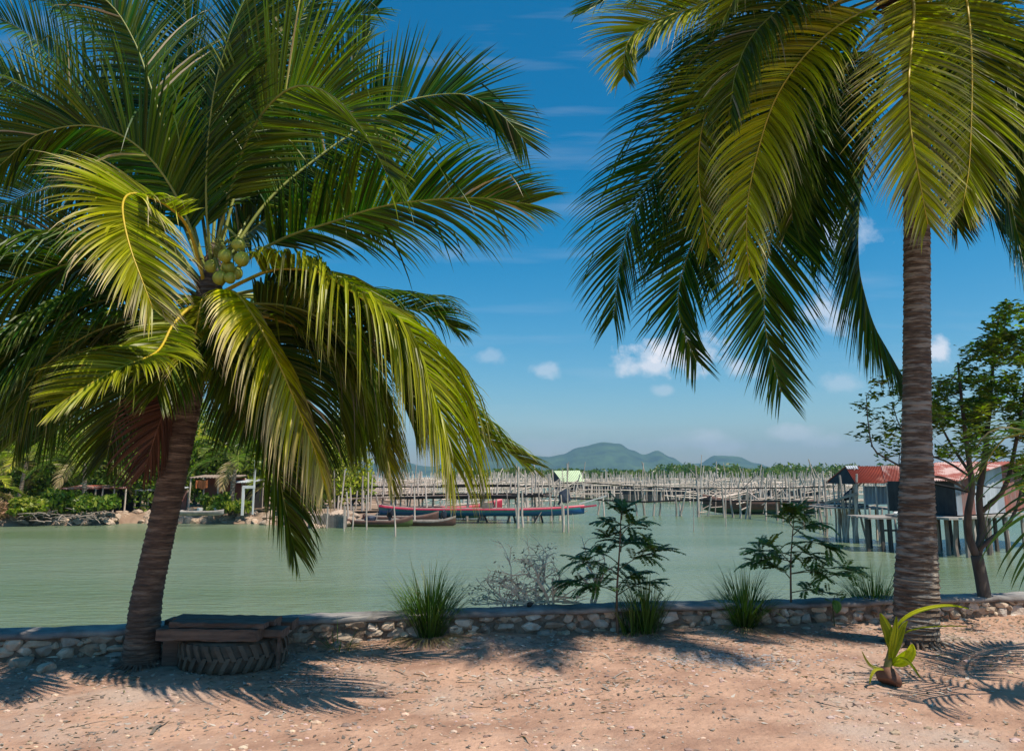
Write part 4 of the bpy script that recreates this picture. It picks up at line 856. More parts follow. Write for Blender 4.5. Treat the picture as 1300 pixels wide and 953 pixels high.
for tg in targets:
    a, r = min(nodes, key=lambda q: (q[0]-tg).length+ (0.3 if q[0].z > tg.z+.1 else 0)); m_ = a.lerp(tg, .55)+V((rnd.gauss(0, .03), rnd.gauss(0, .03), -.04)); C, _ = catmull([a, m_, tg], 6)
    r0 = min(r*.7, .004+.012*(tg-a).length); br.tube(C, [lerp(r0, .0025, i/5) for i in range(6)], 4, cap=False)
    nodes.extend((c, lerp(r0, .0025, i/5)) for i, c in enumerate(C) if i > 1)
    yl = max(0, rnd.gauss(.25, .25)); yl = yl+.5 if rnd.random() < .08 else yl
    for k in range(rnd.randint(20, 32)):
        an = rnd.uniform(0, 6.28); q = tg+V((rnd.gauss(0, .05), rnd.gauss(0, .05), rnd.gauss(0, .035))); d = V((math.cos(an), math.sin(an), rnd.uniform(-.35, .6))).normalized(); l = rnd.uniform(.06, .115)
        sd = d.cross(V((rnd.gauss(0, .4), rnd.gauss(0, .4), 1))).normalized()*l*.24; up_ = sd.cross(d).normalized()*l*.10; c = (.7 if rnd.random() < .02 else 0, min(1, max(0, yl+rnd.gauss(0, .1))), rnd.random())
        a_ = lf.vert(q, c); b1_ = lf.vert(q+d*l*.45+sd+up_, c); c1 = lf.vert(q+d*l-up_*.6, c); d1_ = lf.vert(q+d*l*.45-sd+up_, c); lf.face([a_, b1_, c1]); lf.face([a_, c1, d1_])
b0_ = len(wood.v); wood.v += br.v; wood.c += br.c; wood.m += br.m; wood.f += [[i+b0_ for i in f] for f in br.f]
lf.build('crown', M['broad'], T_); wood.build('trunk', M['bark'], T_, smooth=True)

# ------------------------------------------------------------------ stilt huts
def pole(mb, a, b_, r, r2=None, n=6, col=None):
    br = R.uniform(.65, 1.25); c = col or (br, br*.97, br*.93)
    mb.col = c; mb.tube([a, V(a).lerp(V(b_), .5)+V((R.gauss(0, r*.4), R.gauss(0, r*.4), 0)), b_], [r, (r+(r2 or r*.8))/2, r2 or r*.8], n); mb.col = (1, 1, 1)
def corr(mb, a, b_, c, d, n, amp=.025, th=.012, m=0):
    """corrugated sheet: a-b lower edge, d-c upper edge, ribs run up the slope"""
    a, b_, c, d = map(V, (a, b_, c, d)); nn = (b_-a).cross(d-a).normalized(); rows = []
    for i in range(n*4+1):
        t = i/(n*4); o = nn*amp*math.sin(i*math.pi/2); p, q = a.lerp(b_, t)+o, d.lerp(c, t)+o
        rows.append([mb.vert(p), mb.vert(q), mb.vert(q-nn*th), mb.vert(p-nn*th)])
    for x, y in zip(rows, rows[1:]):
        for k in range(4): mb.face([x[k], y[k], y[(k+1) % 4], x[(k+1) % 4]], m)
    mb.face(rows[0]); mb.face(rows[-1][::-1])
WATER_B = -1.6
# small rust-roofed hut
h1 = thing('stilt_hut', P(1100, 640, 34), 'open stilt hut with bright rusty red corrugated roof at end of walkway', 'hut')
eL, eR = P(1086, 613, 33), P(1150, 614, 31.8); rL, rR = P(1073, 592, 34.4), P(1150, 592, 33.2); bL, bR = P(1048, 611.5, 35.8), P(1124, 611, 34.6)
eR.z = eL.z; rR.z = rL.z; bR.z = bL.z = eL.z
sp = .60
mb = MB(); corr(mb, eL, eL.lerp(eR, sp), rL.lerp(rR, sp), rL, 22); corr(mb, bL.lerp(bR, .0), bR, rR, rL, 26); ro = mb.build('roof', M['rust'], h1)
mb = MB(); corr(mb, eL.lerp(eR, sp)+Z*.03, eR+Z*.03, rR+Z*.03, rL.lerp(rR, sp)+Z*.03, 15); mb.build('roof_sheet', M['rustlight'], ro)
mb = MB(); corr(mb, eL.lerp(rL, .8)+Z*.04, eL.lerp(eR, .2).lerp(rL.lerp(rR, .2), .8)+Z*.04, rL.lerp(rR, .2)+Z*.04, rL+Z*.04, 5, .012); mb.build('roof_patch', M['zinc'], ro)
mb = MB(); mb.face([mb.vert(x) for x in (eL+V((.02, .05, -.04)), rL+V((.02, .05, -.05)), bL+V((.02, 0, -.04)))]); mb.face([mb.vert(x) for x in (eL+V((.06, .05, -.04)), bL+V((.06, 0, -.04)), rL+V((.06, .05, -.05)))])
mb.build('gable', M['shadeboard'], h1)
fz = P(1100, 644, 33).z
for (px, D) in ((1059, 35.3), (1074, 34.5), (1088, 33.3), (1098, 32.9), (1115, 32.6), (1128, 32.3), (1146, 32)):
    a = P(px, 650, D); mb = MB(); pole(mb, V((a.x, a.y, WATER_B)), V((a.x+R.gauss(0, .05), a.y, eL.z)), .05, .035, col=(1.25, 1.2, 1.15)); mb.build('post', M['wood'], h1)
for (px, D) in ((1066, 35), (1080, 34), (1104, 32.6), (1120, 32.2), (1135, 32.0), (1148, 31.8), (1090, 35), (1112, 35)):
    a = P(px, 650, D); mb = MB(); pole(mb, V((a.x+R.gauss(0, .15), a.y, WATER_B)), V((a.x, a.y, fz)), .055, .045, col=(1.1, 1.05, 1.0)); mb.build('post', M['wood'], h1)
mb = MB(); a, b_ = P(1050, 644, 34), P(1150, 644, 32.2)
for k in range(7): mb.beam(V((a.x, a.y+k*.4, fz-.05)), V((b_.x+.4, b_.y+k*.4, fz-.05)), .32, .05)
mb.build('deck', M['deck'], h1)
mb = MB(); corr(mb, P(1097, 640, 33.2), P(1150, 640, 32.4), P(1150, 617, 32.4), P(1097, 617, 33.2), 10); mb.build('wall', M['zinc'], h1)
mb = MB(); a = P(1049, 638, 33.8); b_ = P(1090, 625.5, 32.8); mb.beam(a, b_, .06, .1); mb.beam(P(1063, 637, 34.2), P(1095, 612, 33.8), .4, .05); mb.build('ramp_rail', M['deck'], h1)
mb = MB(); mb.face([mb.vert(P(*q)) for q in ((1060, 637, 34.4), (1082, 634, 34), (1090, 618, 34), (1086, 614, 34.2))]); mb.build('tarp', M['tarp'], h1)
# small low landing in front
pf = thing('landing_stage', P(1120, 670, 29.5), 'low timber landing stage on dark posts between the two huts', 'jetty')
lz = P(1120, 657, 29.5).z; mb = MB(); 
for k in range(4): mb.beam(V((P(1098, 657, 29.5).x, 29.4+k*.5, lz)), V((P(1190, 657, 29.5).x, 29.2+k*.5, lz)), .42, .06)
mb.build('deck', M['deck'], pf)
for px, D in ((1100, 29.5), (1119, 29.4), (1129, 29.4), (1150, 29.4), (1103, 31), (1128, 31)):
    a = P(px, 660, D); mb = MB(); mb.beam(V((a.x, a.y, WATER_B)), V((a.x, a.y, lz-.03)), .11, .11); mb.build('post', M['woodwet'], pf)
mb = MB(); mb.beam(P(1119, 673, 29.45), P(1150, 673, 29.35), .05, .07); mb.build('brace', M['woodwet'], pf)
# big hut
h2 = thing('stilt_house', P(1240, 655, 29), 'large stilt house with faded pink and rust roof behind the straight palm', 'house')
A, B = P(1146, 607, 30), P(1217, 612, 27.2); Cc, Dd = P(1284, 588, 29.8), P(1188, 585.5, 32.2)
B.z = A.z = (A.z+B.z)/2; Cc.z = Dd.z = (Cc.z+Dd.z)/2
back = (Cc-B); back.z = 0; E, Ff = B+back*2, A+back*2; E.z = Ff.z = A.z
mb = MB(); corr(mb, A, B, Cc, Dd, 26, .03); corr(mb, Ff, E, Cc, Dd, 26, .03); mb.build('roof', M['rustlight'], h2)
fz2 = P(1240, 655, 27.6).z
inn = (A-B).normalized()*.35
def wv(p, q, z0, z1, m, nm, n=6, par=h2):
    mb = MB(); corr(mb, V((p.x, p.y, z0)), V((q.x, q.y, z0)), V((q.x, q.y, z1 if not isinstance(z1, tuple) else z1[1])), V((p.x, p.y, z1 if not isinstance(z1, tuple) else z1[0])), n, .02); return mb.build(nm, m, par)
W0 = B+inn+(Cc-B).xy.to_3d()*.06; W1 = W0+(back*2)*.93
def zt(f): return lerp(A.z, Cc.z, min(f*2*.95, 1) if f < .5 else max(0, 2-2*f))-.06
segs_ = [(0, .05, 'zinc'), (.05, .17, 'rustwall'), (.17, .40, 'zinc'), (.40, .47, 'zinc'), (.47, .72, 'rustwall'), (.72, 1.0, 'rustwall')]
for f0, f1, mn in segs_: wv(W0.lerp(W1, f0), W0.lerp(W1, f1), fz2+.02, (zt(f0), zt(f1)), M[mn], 'wall_panel', 5)
wv(W0+(A-B)*.02, W0+(A-B)*.86+back.normalized()*.0+V((0, 1.6, 0)), fz2, A.z-.05, M['shadeboard'], 'back_wall', 8)  # near-black sheet painted as the shade of the open porch
wv(A+inn*-.5+V((0, .3, 0)), A+back*1.9, fz2, A.z-.05, M['zinc'], 'wall_panel', 8)
mb = MB()
for k in range(6):
    o = back.normalized()*(-.15+k*1.0); a = A+o+V((-.3, 0, 0)); b_ = B+o; mb.beam(V((a.x, a.y, fz2-.06)), V((b_.x, b_.y, fz2-.06)), .9, .07)
mb.beam(V((W0.x, W0.y-.12, fz2-.08)), V((W1.x, W1.y-.12, fz2-.08)), .3, .07)
mb.build('deck', M['deck'], h2)
for f in (.03, .18, .33, .5, .68, .85, 1):
    for k in (0, 1, 2):
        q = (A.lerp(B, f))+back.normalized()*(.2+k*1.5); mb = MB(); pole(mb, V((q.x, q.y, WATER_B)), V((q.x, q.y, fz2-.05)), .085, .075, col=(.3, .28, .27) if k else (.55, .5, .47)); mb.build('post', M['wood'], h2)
for f in (.12, .28, .45, .62, .8):
    q = W0.lerp(W1, f); mb = MB(); pole(mb, V((q.x, q.y-.1, WATER_B)), V((q.x, q.y-.1, fz2-.08)), .07, .06); mb.build('post', M['wood'], h2)
for px in (1186, 1212): 
    a = P(px, 650, 28.2); mb = MB(); pole(mb, V((a.x, a.y, fz2)), V((a.x, a.y, A.z)), .05, .045); mb.build('porch_post', M['wood'], h2)
mb = MB(); rock(mb, P(1143, 653, 29.3), .35, .25, .12, 0, 2, .3); tag(mb.build('sack', M['white'], origin=P(1143, 656, 29.3)), 'pale sack lying on the landing stage beside the straight palm trunk', 'sack')
# leaning roof pole below big roof
mb = MB(); mb.tube([P(1184, 614, 27.4), P(1215, 620, 27), P(1250, 630, 26.8)], [.05, .05, .04], 6); mb.build('leaning_pole', M['wood'], h2)
# green-roofed hut
h3 = thing('fish_hut', P(724, 630, 92), 'small hut with pale green sheet roof among the far stakes', 'hut')
D = 92; eL, eR, rR, rL = P(714, 612, D-1.2), P(742, 611, D-1.2), P(736, 597, D), P(703, 597.5, D)
mb = MB(); corr(mb, eL, eR, rR, rL, 14, .03, .03); mb.build('roof', M['greenroof'], h3)
mb = MB(); b4 = P(700, 609, D+1); corr(mb, b4, b4+(rR-rL), rR-Z*.02, rL-Z*.02, 14, .03, .03); mb.build('roof_back', M['greenroof'], h3)
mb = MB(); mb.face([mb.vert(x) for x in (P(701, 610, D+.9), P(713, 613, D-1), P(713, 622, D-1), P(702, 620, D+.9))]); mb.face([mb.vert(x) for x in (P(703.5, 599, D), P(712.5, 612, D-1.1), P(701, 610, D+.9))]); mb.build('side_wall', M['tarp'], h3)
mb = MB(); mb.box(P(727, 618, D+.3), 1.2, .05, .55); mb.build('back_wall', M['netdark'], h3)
for px in (712, 722, 737, 741):
    mb = MB(); a = P(px, 615, D-1); pole(mb, V((a.x, a.y, WATER_B)), V((a.x, a.y, eL.z)), .09, .07, 5); mb.build('post', M['wood'], h3)
mb = MB(); a, b_ = P(700, 622, D), P(745, 622, D); mb.beam(a, b_, 2, .08); mb.build('deck', M['deck'], h3)

# ------------------------------------------------------------------ bamboo walkway
wk = thing('bamboo_walkway', P(900, 637, 55), 'thin bamboo footbridge on crossed posts leading right to the rusty roofed hut', 'footbridge')
rail = [P(720, 632, 56), P(760, 634, 56), P(812, 637, 55), P(870, 634.5, 55), P(930, 636, 53), P(990, 636, 48), P(1045, 638, 40), P(1100, 641, 33.5)]
C, _ = catmull(rail, 40)
mb = MB()
for o in (-.12, .05, .2): mb.tube([c+V((0, o, .02*math.sin(i*1.3+o*9))) for i, c in enumerate(C)], .045, 5)
mb.build('bamboo_deck', M['wood'], wk)
hr = [P(740, 612, 62), P(800, 617, 60), P(900, 620, 58), P(1000, 619, 52), P(1060, 617, 42)]; mb = MB(); mb.tube(hr, .035, 4); mb.build('handrail', M['wood'], wk)
cl_ = [(762, 57), (766, 55), (787, 56), (789, 57), (808, 55), (813, 56), (833, 55), (840, 55), (857, 54), (863, 55), (868, 54.5), (886, 54), (900, 54), (915, 53), (925, 53), (941, 52), (951, 51), (955, 51), (972, 50), (984, 49), (996, 47), (1001, 46), (1020, 43), (1034, 41), (1047, 37), (1051, 36.5), (1063, 35), (1068, 34.5), (1076, 33.5), (1082, 33.5), (1092, 33), (1086, 34)]
for px, D in cl_:
    b_ = P(px, 640, D); top = rail[0].z; mb = MB(); hgt = R.uniform(.2, 1.4)
    pole(mb, V((b_.x+R.gauss(0, .22), b_.y+R.gauss(0, .2), WATER_B)), V((b_.x+R.gauss(0, .15), b_.y, P(px, 636, D).z+hgt)), R.uniform(.06, .1), .045, 6); mb.build('post', M['wood'], wk)
mb = MB()
for k in range(3): mb.beam(P(1040, 640, 36)+V((0, k*.3, 0)), P(1100, 641, 33)+V((0, k*.3, 0)), .2, .04)
mb.build('plank_deck', M['deck'], wk)
# left walkway behind the boats
wk2 = thing('bamboo_walkway', P(600, 628, 50), 'ramshackle plank footbridge piled with poles behind the blue boat', 'footbridge')
mb = MB()
for a, b_, r in (((425, 630, 52), (560, 627, 50), .06), ((560, 627, 50), (700, 627, 50), .07), ((500, 632, 49), (690, 629, 49), .09), ((580, 633, 49), (700, 626, 49.5), .05), ((560, 616, 52), (660, 616, 52), .07), ((430, 618, 54), (700, 617, 54), .05), ((640, 626, 49), (720, 632, 53), .05), ((600, 630, 48.5), (655, 631, 48.5), .12)):
    mb.tube([P(*a), P(*b_)], r, 5)
mb.build('deck_poles', M['wood'], wk2)
mb = MB(); mb.beam(P(560, 629, 49.6), P(700, 628, 49.6), 1.0, .06); mb.beam(P(440, 633, 50.5), P(560, 629, 49.6), 1.0, .06); mb.build('deck_boards', mat('pinkish_board', (.42, .30, .24), .85, (.25, .18, .15), 3), wk2)
for px in (425, 436, 448, 462, 470, 486, 500, 507, 520, 540, 552, 570, 590, 612, 628, 645, 662, 676, 690, 700, 712):
    for k in range(2):
        D = 49+R.uniform(-.6, 1.2); a = P(px+R.gauss(0, 3), 630, D); mb = MB(); pole(mb, V((a.x+R.gauss(0, .15), a.y, WATER_B)), V((a.x+R.gauss(0, .2), a.y, WZ+R.uniform(1.4, 3.2))), R.uniform(.05, .1), .04, 6); mb.build('post', M['wood'], wk2)

# ------------------------------------------------------------------ mooring posts in open water (clusters seen one by one)
posts = [ # top px, top y, base px, base y, radius px
 (658,592,657,670,3.4),(663,622,665,669,3),(654,640,661,670,2.6),(681,598,679,658,2.8),(677,604,683,659,1.6),(697,612,700,655,2),(701,596,705,646,2),(700,643,702,670,1),(715,640,714,675,3),(720,588,722,676,2),(712,628,716,674,2),(698,632,672,664,1),
 (727,652,730,670,.8),(880,610,880,674,1.1),(892,664,892,674,.7),(610,596,611,660,2.6),(605,640,607,656,1.4),(500,640,502,681,2.2),(526,618,527,667,2.2),(465,628,466,672,2),(440,624,441,668,2.4),(437,640,438,674,1.2),(449,643,446,672,2),(572,640,573,664,2.4),(479,650,476,668,1.2),(590,650,586,658,1),(627,640,612,662,.8),(921,600,921,668,1.2),(743,586,735,632,1.2),(722,586,718,640,1)]
for tx, ty_, bx, by, r in posts:
    b_ = G(bx, by, WZ); D = b_.y; top = P(tx, ty_, D); mb = MB(); b_.z = WZ-.6; br = R.uniform(.75, 1.2)
    mb.col = (br, br*.96, br*.92); m_ = b_.lerp(top, .5)+V((R.gauss(0, .03), 0, 0)); mb.tube([b_, m_, top], [r*.5*D/F*1.1, r*.5*D/F, r*.5*D/F*.75], 7); o = mb.build('mooring_post', M['wood'], origin=V((b_.x, b_.y, WZ)))
    tag(o, 'weathered wooden mooring post standing in the open water near the boats', 'post', 'mooring posts near the boats')
# ------------------------------------------------------------------ fish farm stakes
rr = random.Random(77); protos = []
for k in range(7):
    mb = MB(); br = rr.uniform(.75, 1.35); mb.col = (br, br*.96, br*.92); h_ = 1.0
    mb.tube([(0, 0, 0), (rr.gauss(0, .012), 0, .35), (rr.gauss(0, .02), rr.gauss(0, .02), .7), (rr.gauss(0, .03), 0, 1)], [.011, .0105, .009, .006], 5)
    me = mb.build('bamboo_stake', M['wood']); protos.append(me)
LBL = 'thin weathered bamboo stake of the fish farm standing in the shallow water'
cnt = 0; first = {}
def stake(px, D, h_, rad):
    global cnt
    pr = protos[cnt % 7]; o = pr if cnt < 7 else pr.copy()
    if cnt >= 7: COL.objects.link(o)
    x = (px-650)/F*D; o.location = (x, D, WZ-.5); s_ = rad/.011; o.scale = (s_, s_, h_+.5); o.rotation_euler = (rr.gauss(0, .05), rr.gauss(0, .06), rr.uniform(0, 6)); tag(o, LBL, 'stake', 'fish farm stakes'); cnt += 1
for i in range(296):
    px = rr.uniform(745, 1065) if rr.random() < .62 else rr.uniform(430, 745)
    D = rr.uniform(58, 105) if px > 880 or px < 700 else rr.uniform(75, 130)
    if px > 1000: D = rr.uniform(48, 100)
    stake(px, D, rr.uniform(1.3, 3.2)+(1.2 if rr.random() < .08 else 0), rr.uniform(.05, .09)*(D/70)**.5)
mb = MB()
for i in range(1500):
    px = rr.uniform(430, 1120); D = rr.uniform(95, 260); x = (px-650)/F*D; h_ = rr.uniform(.7, 2.9)*(1+D/700); br = rr.uniform(.8, 1.5); mb.col = (br, br*.96, br*.92)
    mb.tube([(x, D, WZ-.3), (x+rr.gauss(0, .15), D, WZ+h_)], [.07*(D/100)**.5, .045*(D/100)**.5], 4)
for i in range(420):
    px = rr.uniform(430, 1080); D = rr.uniform(70, 230); x = (px-650)/F*D; l = rr.uniform(2, 9); z_ = WZ+rr.uniform(.6, 2.0); br = rr.uniform(.8, 1.4); mb.col = (br, br*.96, br*.92)
    mb.tube([(x, D, z_), (x+l, D+rr.gauss(0, 1), z_+rr.gauss(0, .12))], .05*(D/100)**.5, 4)
for i in range(520):
    px = rr.uniform(425, 730) if rr.random() < .6 else rr.uniform(880, 1080); D = rr.uniform(52, 95); x = (px-650)/F*D; br = rr.uniform(.7, 1.5); mb.col = (br, br*.93, br*.88)
    z_ = WZ+rr.uniform(.0, 1.9); l = rr.uniform(.5, 2.6); a = rr.choice((rr.gauss(0, .15), rr.gauss(0, .6), rr.gauss(1.57, .35)))
    mb.tube([(x, D, z_), (x+l*math.cos(a), D+rr.gauss(0, .3), z_+l*abs(math.sin(a))*.7)], rr.uniform(.02, .05), 4)
tag(mb.build('distant_stakes', M['wood']), 'dense far mass of bamboo stakes and cross poles of the fish farm', kind='stuff')
# net enclosures
def net(a, b_, top, bot, label, n=50):
    t = thing('net_enclosure', V(((a.x+b_.x)/2, (a.y+b_.y)/2, WZ)), label, 'fish net')
    for nm, z0, z1, m_ in (('net', (bot+top)/2, top, 'netdark'), ('screen', WZ-.3, (bot+top)/2, 'nettan')):
        mb = MB(); rows = []
        for i in range(n+1):
            p = a.lerp(b_, i/n); o = .12*math.sin(i*2.1); s_ = .10*math.sin(i*.8)+.05*R.random(); rows.append([mb.vert((p.x, p.y+o, z0)), mb.vert((p.x, p.y+o, z1-(s_ if nm == 'net' else 0))), mb.vert((p.x, p.y+o+.04, z1-(s_ if nm == 'net' else 0))), mb.vert((p.x, p.y+o+.04, z0))])
        for x, y in zip(rows, rows[1:]):
            for k in range(4): mb.face([x[k], y[k], y[(k+1) % 4], x[(k+1) % 4]])
        mb.build(nm, M[m_], t)
    for i in range(0, n+1, 3):
        p = a.lerp(b_, i/n); mb = MB(); pole(mb, V((p.x, p.y-.12, WZ-.4)), V((p.x+R.gauss(0, .1), p.y-.12, top+R.uniform(.1, .8))), .06, .045, 4); mb.build('post', M['wood'], t)
net(P(742, 625, 100), P(815, 625, 98), WZ+1.55, WZ, 'long dark fish net enclosure right of the green roofed hut')
net(P(778, 625, 88), P(965, 625, 82), WZ+1.35, WZ, 'dark fish net with tan screen behind the thin bamboo footbridge')
net(P(935, 622, 72), P(1045, 622, 66), WZ+1.5, WZ+.5, 'dark sagging net between stakes above the rust and green boat')

# ------------------------------------------------------------------ boats
def boat(name, c, rz, Lb, beam, dep, label, mats, bands, bow=.5, stern=.1, lift=0, thwarts=4, cat='boat', tail=False):
    """hull lofted along x; bands = material index of the 6 outer rows from keel to gunwale"""
    c = V(c); t = thing(name, c, label, cat); ca, sa = math.cos(rz), math.sin(rz); mb = MB(); n = 30; rows = []
    def tr(x, y, z_): return V((c.x+x*ca-y*sa, c.y+x*sa+y*ca, c.z+z_))
    for i in range(n+1):
        u_ = i/n; x = lerp(-Lb/2, Lb/2, u_)
        wdt = beam/2*min(1, (max(0, 1-u_)/.38)**.6)*(lerp(.72, 1, min(1, u_/.25))); wdt = max(wdt, .025)
        sh = dep+bow*max(0, (u_-.6)/.4)**2+stern*max(0, (.25-u_)/.25)**2; kz = (bow*.75)*max(0, (u_-.72)/.28)**2.2+.25*stern*max(0, (.15-u_)/.15)
        r = []
        for k in range(7):
            f = k/6; yv = wdt*(math.sin(f*math.pi/2)**.75); z_ = kz+(sh-kz)*(f**1.5)
            r.append((yv, z_))
        row = [mb.vert(tr(x, -yv, z_)) for yv, z_ in reversed(r[1:])]+[mb.vert(tr(x, 0, kz))]+[mb.vert(tr(x, yv, z_)) for yv, z_ in r[1:]]
        inn_ = [mb.vert(tr(x, yv*.88-.0, max(z_+.05, kz+.05) if k < 5 else z_-.0)) for k, (yv, z_) in reversed(list(enumerate(r)))]+[mb.vert(tr(x, -yv*.88, max(z_+.05, kz+.05) if k < 5 else z_)) for k, (yv, z_) in enumerate(r) if k > 0]
        rows.append((row, inn_))
    for (a, ai), (b_, bi) in zip(rows, rows[1:]):
        for k in range(12):
            bk = k if k >= 6 else 11-k; mb.face([a[k], b_[k], b_[k+1], a[k+1]], bands[bk-6])
        for k in range(12): mb.face([ai[k], bi[k], bi[k+1], ai[k+1]], len(mats)-1)
        mb.face([a[-1], b_[-1], bi[0], ai[0]], bands[5]); mb.face([ai[-1], bi[-1], b_[0], a[0]], bands[5])
    mb.face(rows[0][0], bands[2]); 
    hull = mb.build('hull', mats, t, smooth=True)
    for k in range(thwarts):
        u_ = lerp(.15, .78, k/max(1, thwarts-1)); mb = MB(); x = lerp(-Lb/2, Lb/2, u_); wd = beam/2*min(1, ((1-u_)/.38)**.6)*.86
        a, b_ = tr(x, -wd, dep*.82), tr(x, wd, dep*.82); mb.beam(a, b_, .2, .03); mb.build('thwart', M['greyboat'], t)
    return t, tr
def outboard(t, tr, x, z_, s=1):
    mb = MB(); c = tr(x, 0, z_); rock(mb, c+Z*.2*s, .2*s, .26*s, .28*s, 0, 3, .15); o = mb.build('outboard_motor', M['black'], t, smooth=True)
    mb = MB(); mb.beam(c+Z*.05, c-Z*.75*s, .12*s, .14*s, up=V((0, 1, 0))); mb.build('drive_leg', M['black'], o)
# blue and red long boat raised on props
t, tr = boat('longtail_boat', (P(612, 654, 47).x, 47, P(612, 655, 47).z), math.radians(-1), 11.8, 1.5, .46, 'long blue boat with bright red gunwale raised on props behind the palm', [M['bluep'], M['teal'], M['redp'], M['greyboat']], [0, 0, 0, 0, 1, 2], .2, .2)
mb = MB(); mb.box(tr(.3, 0, .55), .3, .3, .22); mb.build('engine_box', M['greyboat'], t)
mb = MB(); mb.tube([tr(4.4, 0, .65), tr(4.6, 0, 1.0), tr(4.8, .2, 1.3)], .06, 6); rock(mb, tr(4.75, 0, 1.15), .45, .3, .5, 0, 2, .4); mb.build('covered_engine', M['tarp'], t)
mb = MB(); mb.beam(tr(5.6, 0, .7), tr(7.2, 0, 1.15), .08, .06); mb.build('bow_spar', M['white'], t)
mb = MB(); mb.beam(tr(4.9, 0, .42), tr(6.6, 0, .62), .22, .09); mb.build('stem_post', M['redp'], t)
for x in (-4.3, -2.3, -.1, 1.6, 3.2):
    mb = MB(); a = tr(x, -.25, .06); pole(mb, V((a.x-.3, a.y, WATER_B)), a, .07, .06, 5, (.35, .3, .28)); a2 = tr(x+.2, .3, .06); pole(mb, V((a2.x+.3, a2.y, WATER_B)), a2, .07, .06, 5, (.35, .3, .28)); mb.build('prop', M['wood'], t)
# second red boat end behind
t, tr = boat('wooden_boat', (P(560, 645, 50).x, 51, WZ+.05), math.radians(3), 7.5, 1.4, .75, 'red sided boat partly hidden behind the long blue boat and the footbridge', [M['redp'], M['teal'], M['greyboat']], [1, 1, 0, 0, 0, 0], .5, .2)
# grey dinghy with outboard
g0 = G(538, 667, WZ); t, tr = boat('wooden_boat', (g0.x, g0.y, WZ-.12), math.radians(-4), 3.5, 1.05, .42, 'small grey wooden boat with dark red rim moored with its black outboard', [M['brownboat'], M['greyboat'], M['greyboat']], [0, 0, 0, 0, 0, 1], .25, .12)
outboard(t, tr, 1.1, .55, .9)
# olive boat
g0 = G(482, 668, WZ); t, tr = boat('wooden_boat', (g0.x, g0.y, WZ-.12), math.radians(-6), 3.6, 1.1, .45, 'olive green wooden boat with brown rim at the end of the board fence', [M['greenp'], M['brownboat'], M['greyboat']], [0, 0, 0, 0, 1, 1], .3, .12)
outboard(t, tr, .55, .62, 1.15)
mb = MB(); rock(mb, tr(-.5, 0, .5), .4, .3, .2, 0, 2, .5); mb.build('covered_engine', M['tarp'], t)
# rust and green boat on the right
t, tr = boat('wooden_boat', (P(965, 648, 57).x, 57, P(965, 652, 57).z-.02), math.radians(177), 7.9, 1.5, .95, 'dark green boat with rust red band moored behind the bamboo footbridge posts', [M['darkgreen'], M['brownboat'], M['greyboat']], [0, 0, 0, 1, 1, 1], .45, .15)
t, tr = boat('wooden_boat', (P(508, 652, 45).x, 45.5, WZ-.05), math.radians(-2), 4.2, 1.1, .5, 'brown wooden boat moored between the olive boat and the blue boat', [M['brownboat'], M['greyboat']], [0, 0, 0, 0, 0, 0], .3, .12)

# ------------------------------------------------------------------ left bank: fence, rocks, plants, sheds
def mini_frond(name, Lf, n, m, droop, yel, seed, leaf=.55, w=.05):
    pts = [(0, 0, 0)]; d = V((1, 0, 1.25)).normalized(); p = V((0, 0, 0)); d = V((.75, 0, 1)).normalized()
    for k in range(6): p = p+d*Lf/6; d = (d-Z*droop/6*(.6+k*.35)).normalized(); pts.append(tuple(p))
    return pts
def far_palm(c, lean, hgt, nf, Lf, label, seed, yel=.25, droop=1.6, dead=2):
    rnd = random.Random(seed); c = V(c); t = thing('coconut_palm', c, label, 'palm tree', 'coconut palms on the far bank'); top = c+V(lean)+Z*hgt
    palm_trunk(t, [c-Z*.3, c.lerp(top, .5)+V((lean[0]*-.1, 0, 0)), top], [.17, .12, .09], 'trunk', 30, 10, seed=seed)
    for i in range(nf):
        a = i*2.399+rnd.uniform(-.2, .2); age = i/nf; el = lerp(1.25, -.25, age); d = V((math.cos(a)*math.cos(el), math.sin(a)*math.cos(el), math.sin(el))); p = top.copy(); pts = [tuple(p)]
        isd = i >= nf-dead; l = Lf*rnd.uniform(.85, 1.1)
        for k in range(6):
            p = p+d*l/6; d = (d-Z*droop/6*(.5+k*.3)*rnd.uniform(.8, 1.2)).normalized(); pts.append(tuple(p))
        frond(t, pts, world=True, n=30, segs=3, w=.075, Lf=.85*Lf/3.2, g=1.2, yel=(.9 if rnd.random() < .1 else yel*rnd.uniform(.3, 1.6)), dry=(.9 if isd else 0), tip=.25, m='palmfar', rr0=.03, seed=i)
def spot(px, D, z_=BZ): return V(((px-650)/F*D, D, z_))
far_palm(spot(118, 46), (-.2, 0, 0), 2.9, 17, 3.4, 'low coconut palm behind the sheds left of the leaning trunk', 1, .35)
far_palm(spot(35, 48), (.3, 0, 0), 3.0, 16, 3.4, 'coconut palm at the far left over the dry frond heap', 2, .3)
far_palm(spot(-15, 45), (0, 0, 0), 1.2, 14, 2.8, 'stubby yellow leaved palm at the left edge of the bank', 3, .8, dead=5)
far_palm(spot(300, 47), (.2, 0, 0), 3.0, 16, 3.2, 'coconut palm on the bank just right of the leaning trunk', 4, .15)
far_palm(spot(352, 49), (.4, 0, 0), 1.6, 14, 2.7, 'short coconut palm beside the white post on the bank', 5, .4)
far_palm(spot(180, 54), (-.4, 0, 0), 5.4, 16, 3.6, 'taller coconut palm rising behind the leaning trunk', 6, .2)
far_palm(spot(75, 58), (.4, 0, 0), 6.6, 16, 3.6, 'tallest coconut palm of the left bank behind the low ones', 7, .2)
far_palm(spot(255, 58), (.4, 0, 0), 5.6, 15, 3.4, 'coconut palm standing far back between trunk and white post', 8, .3)
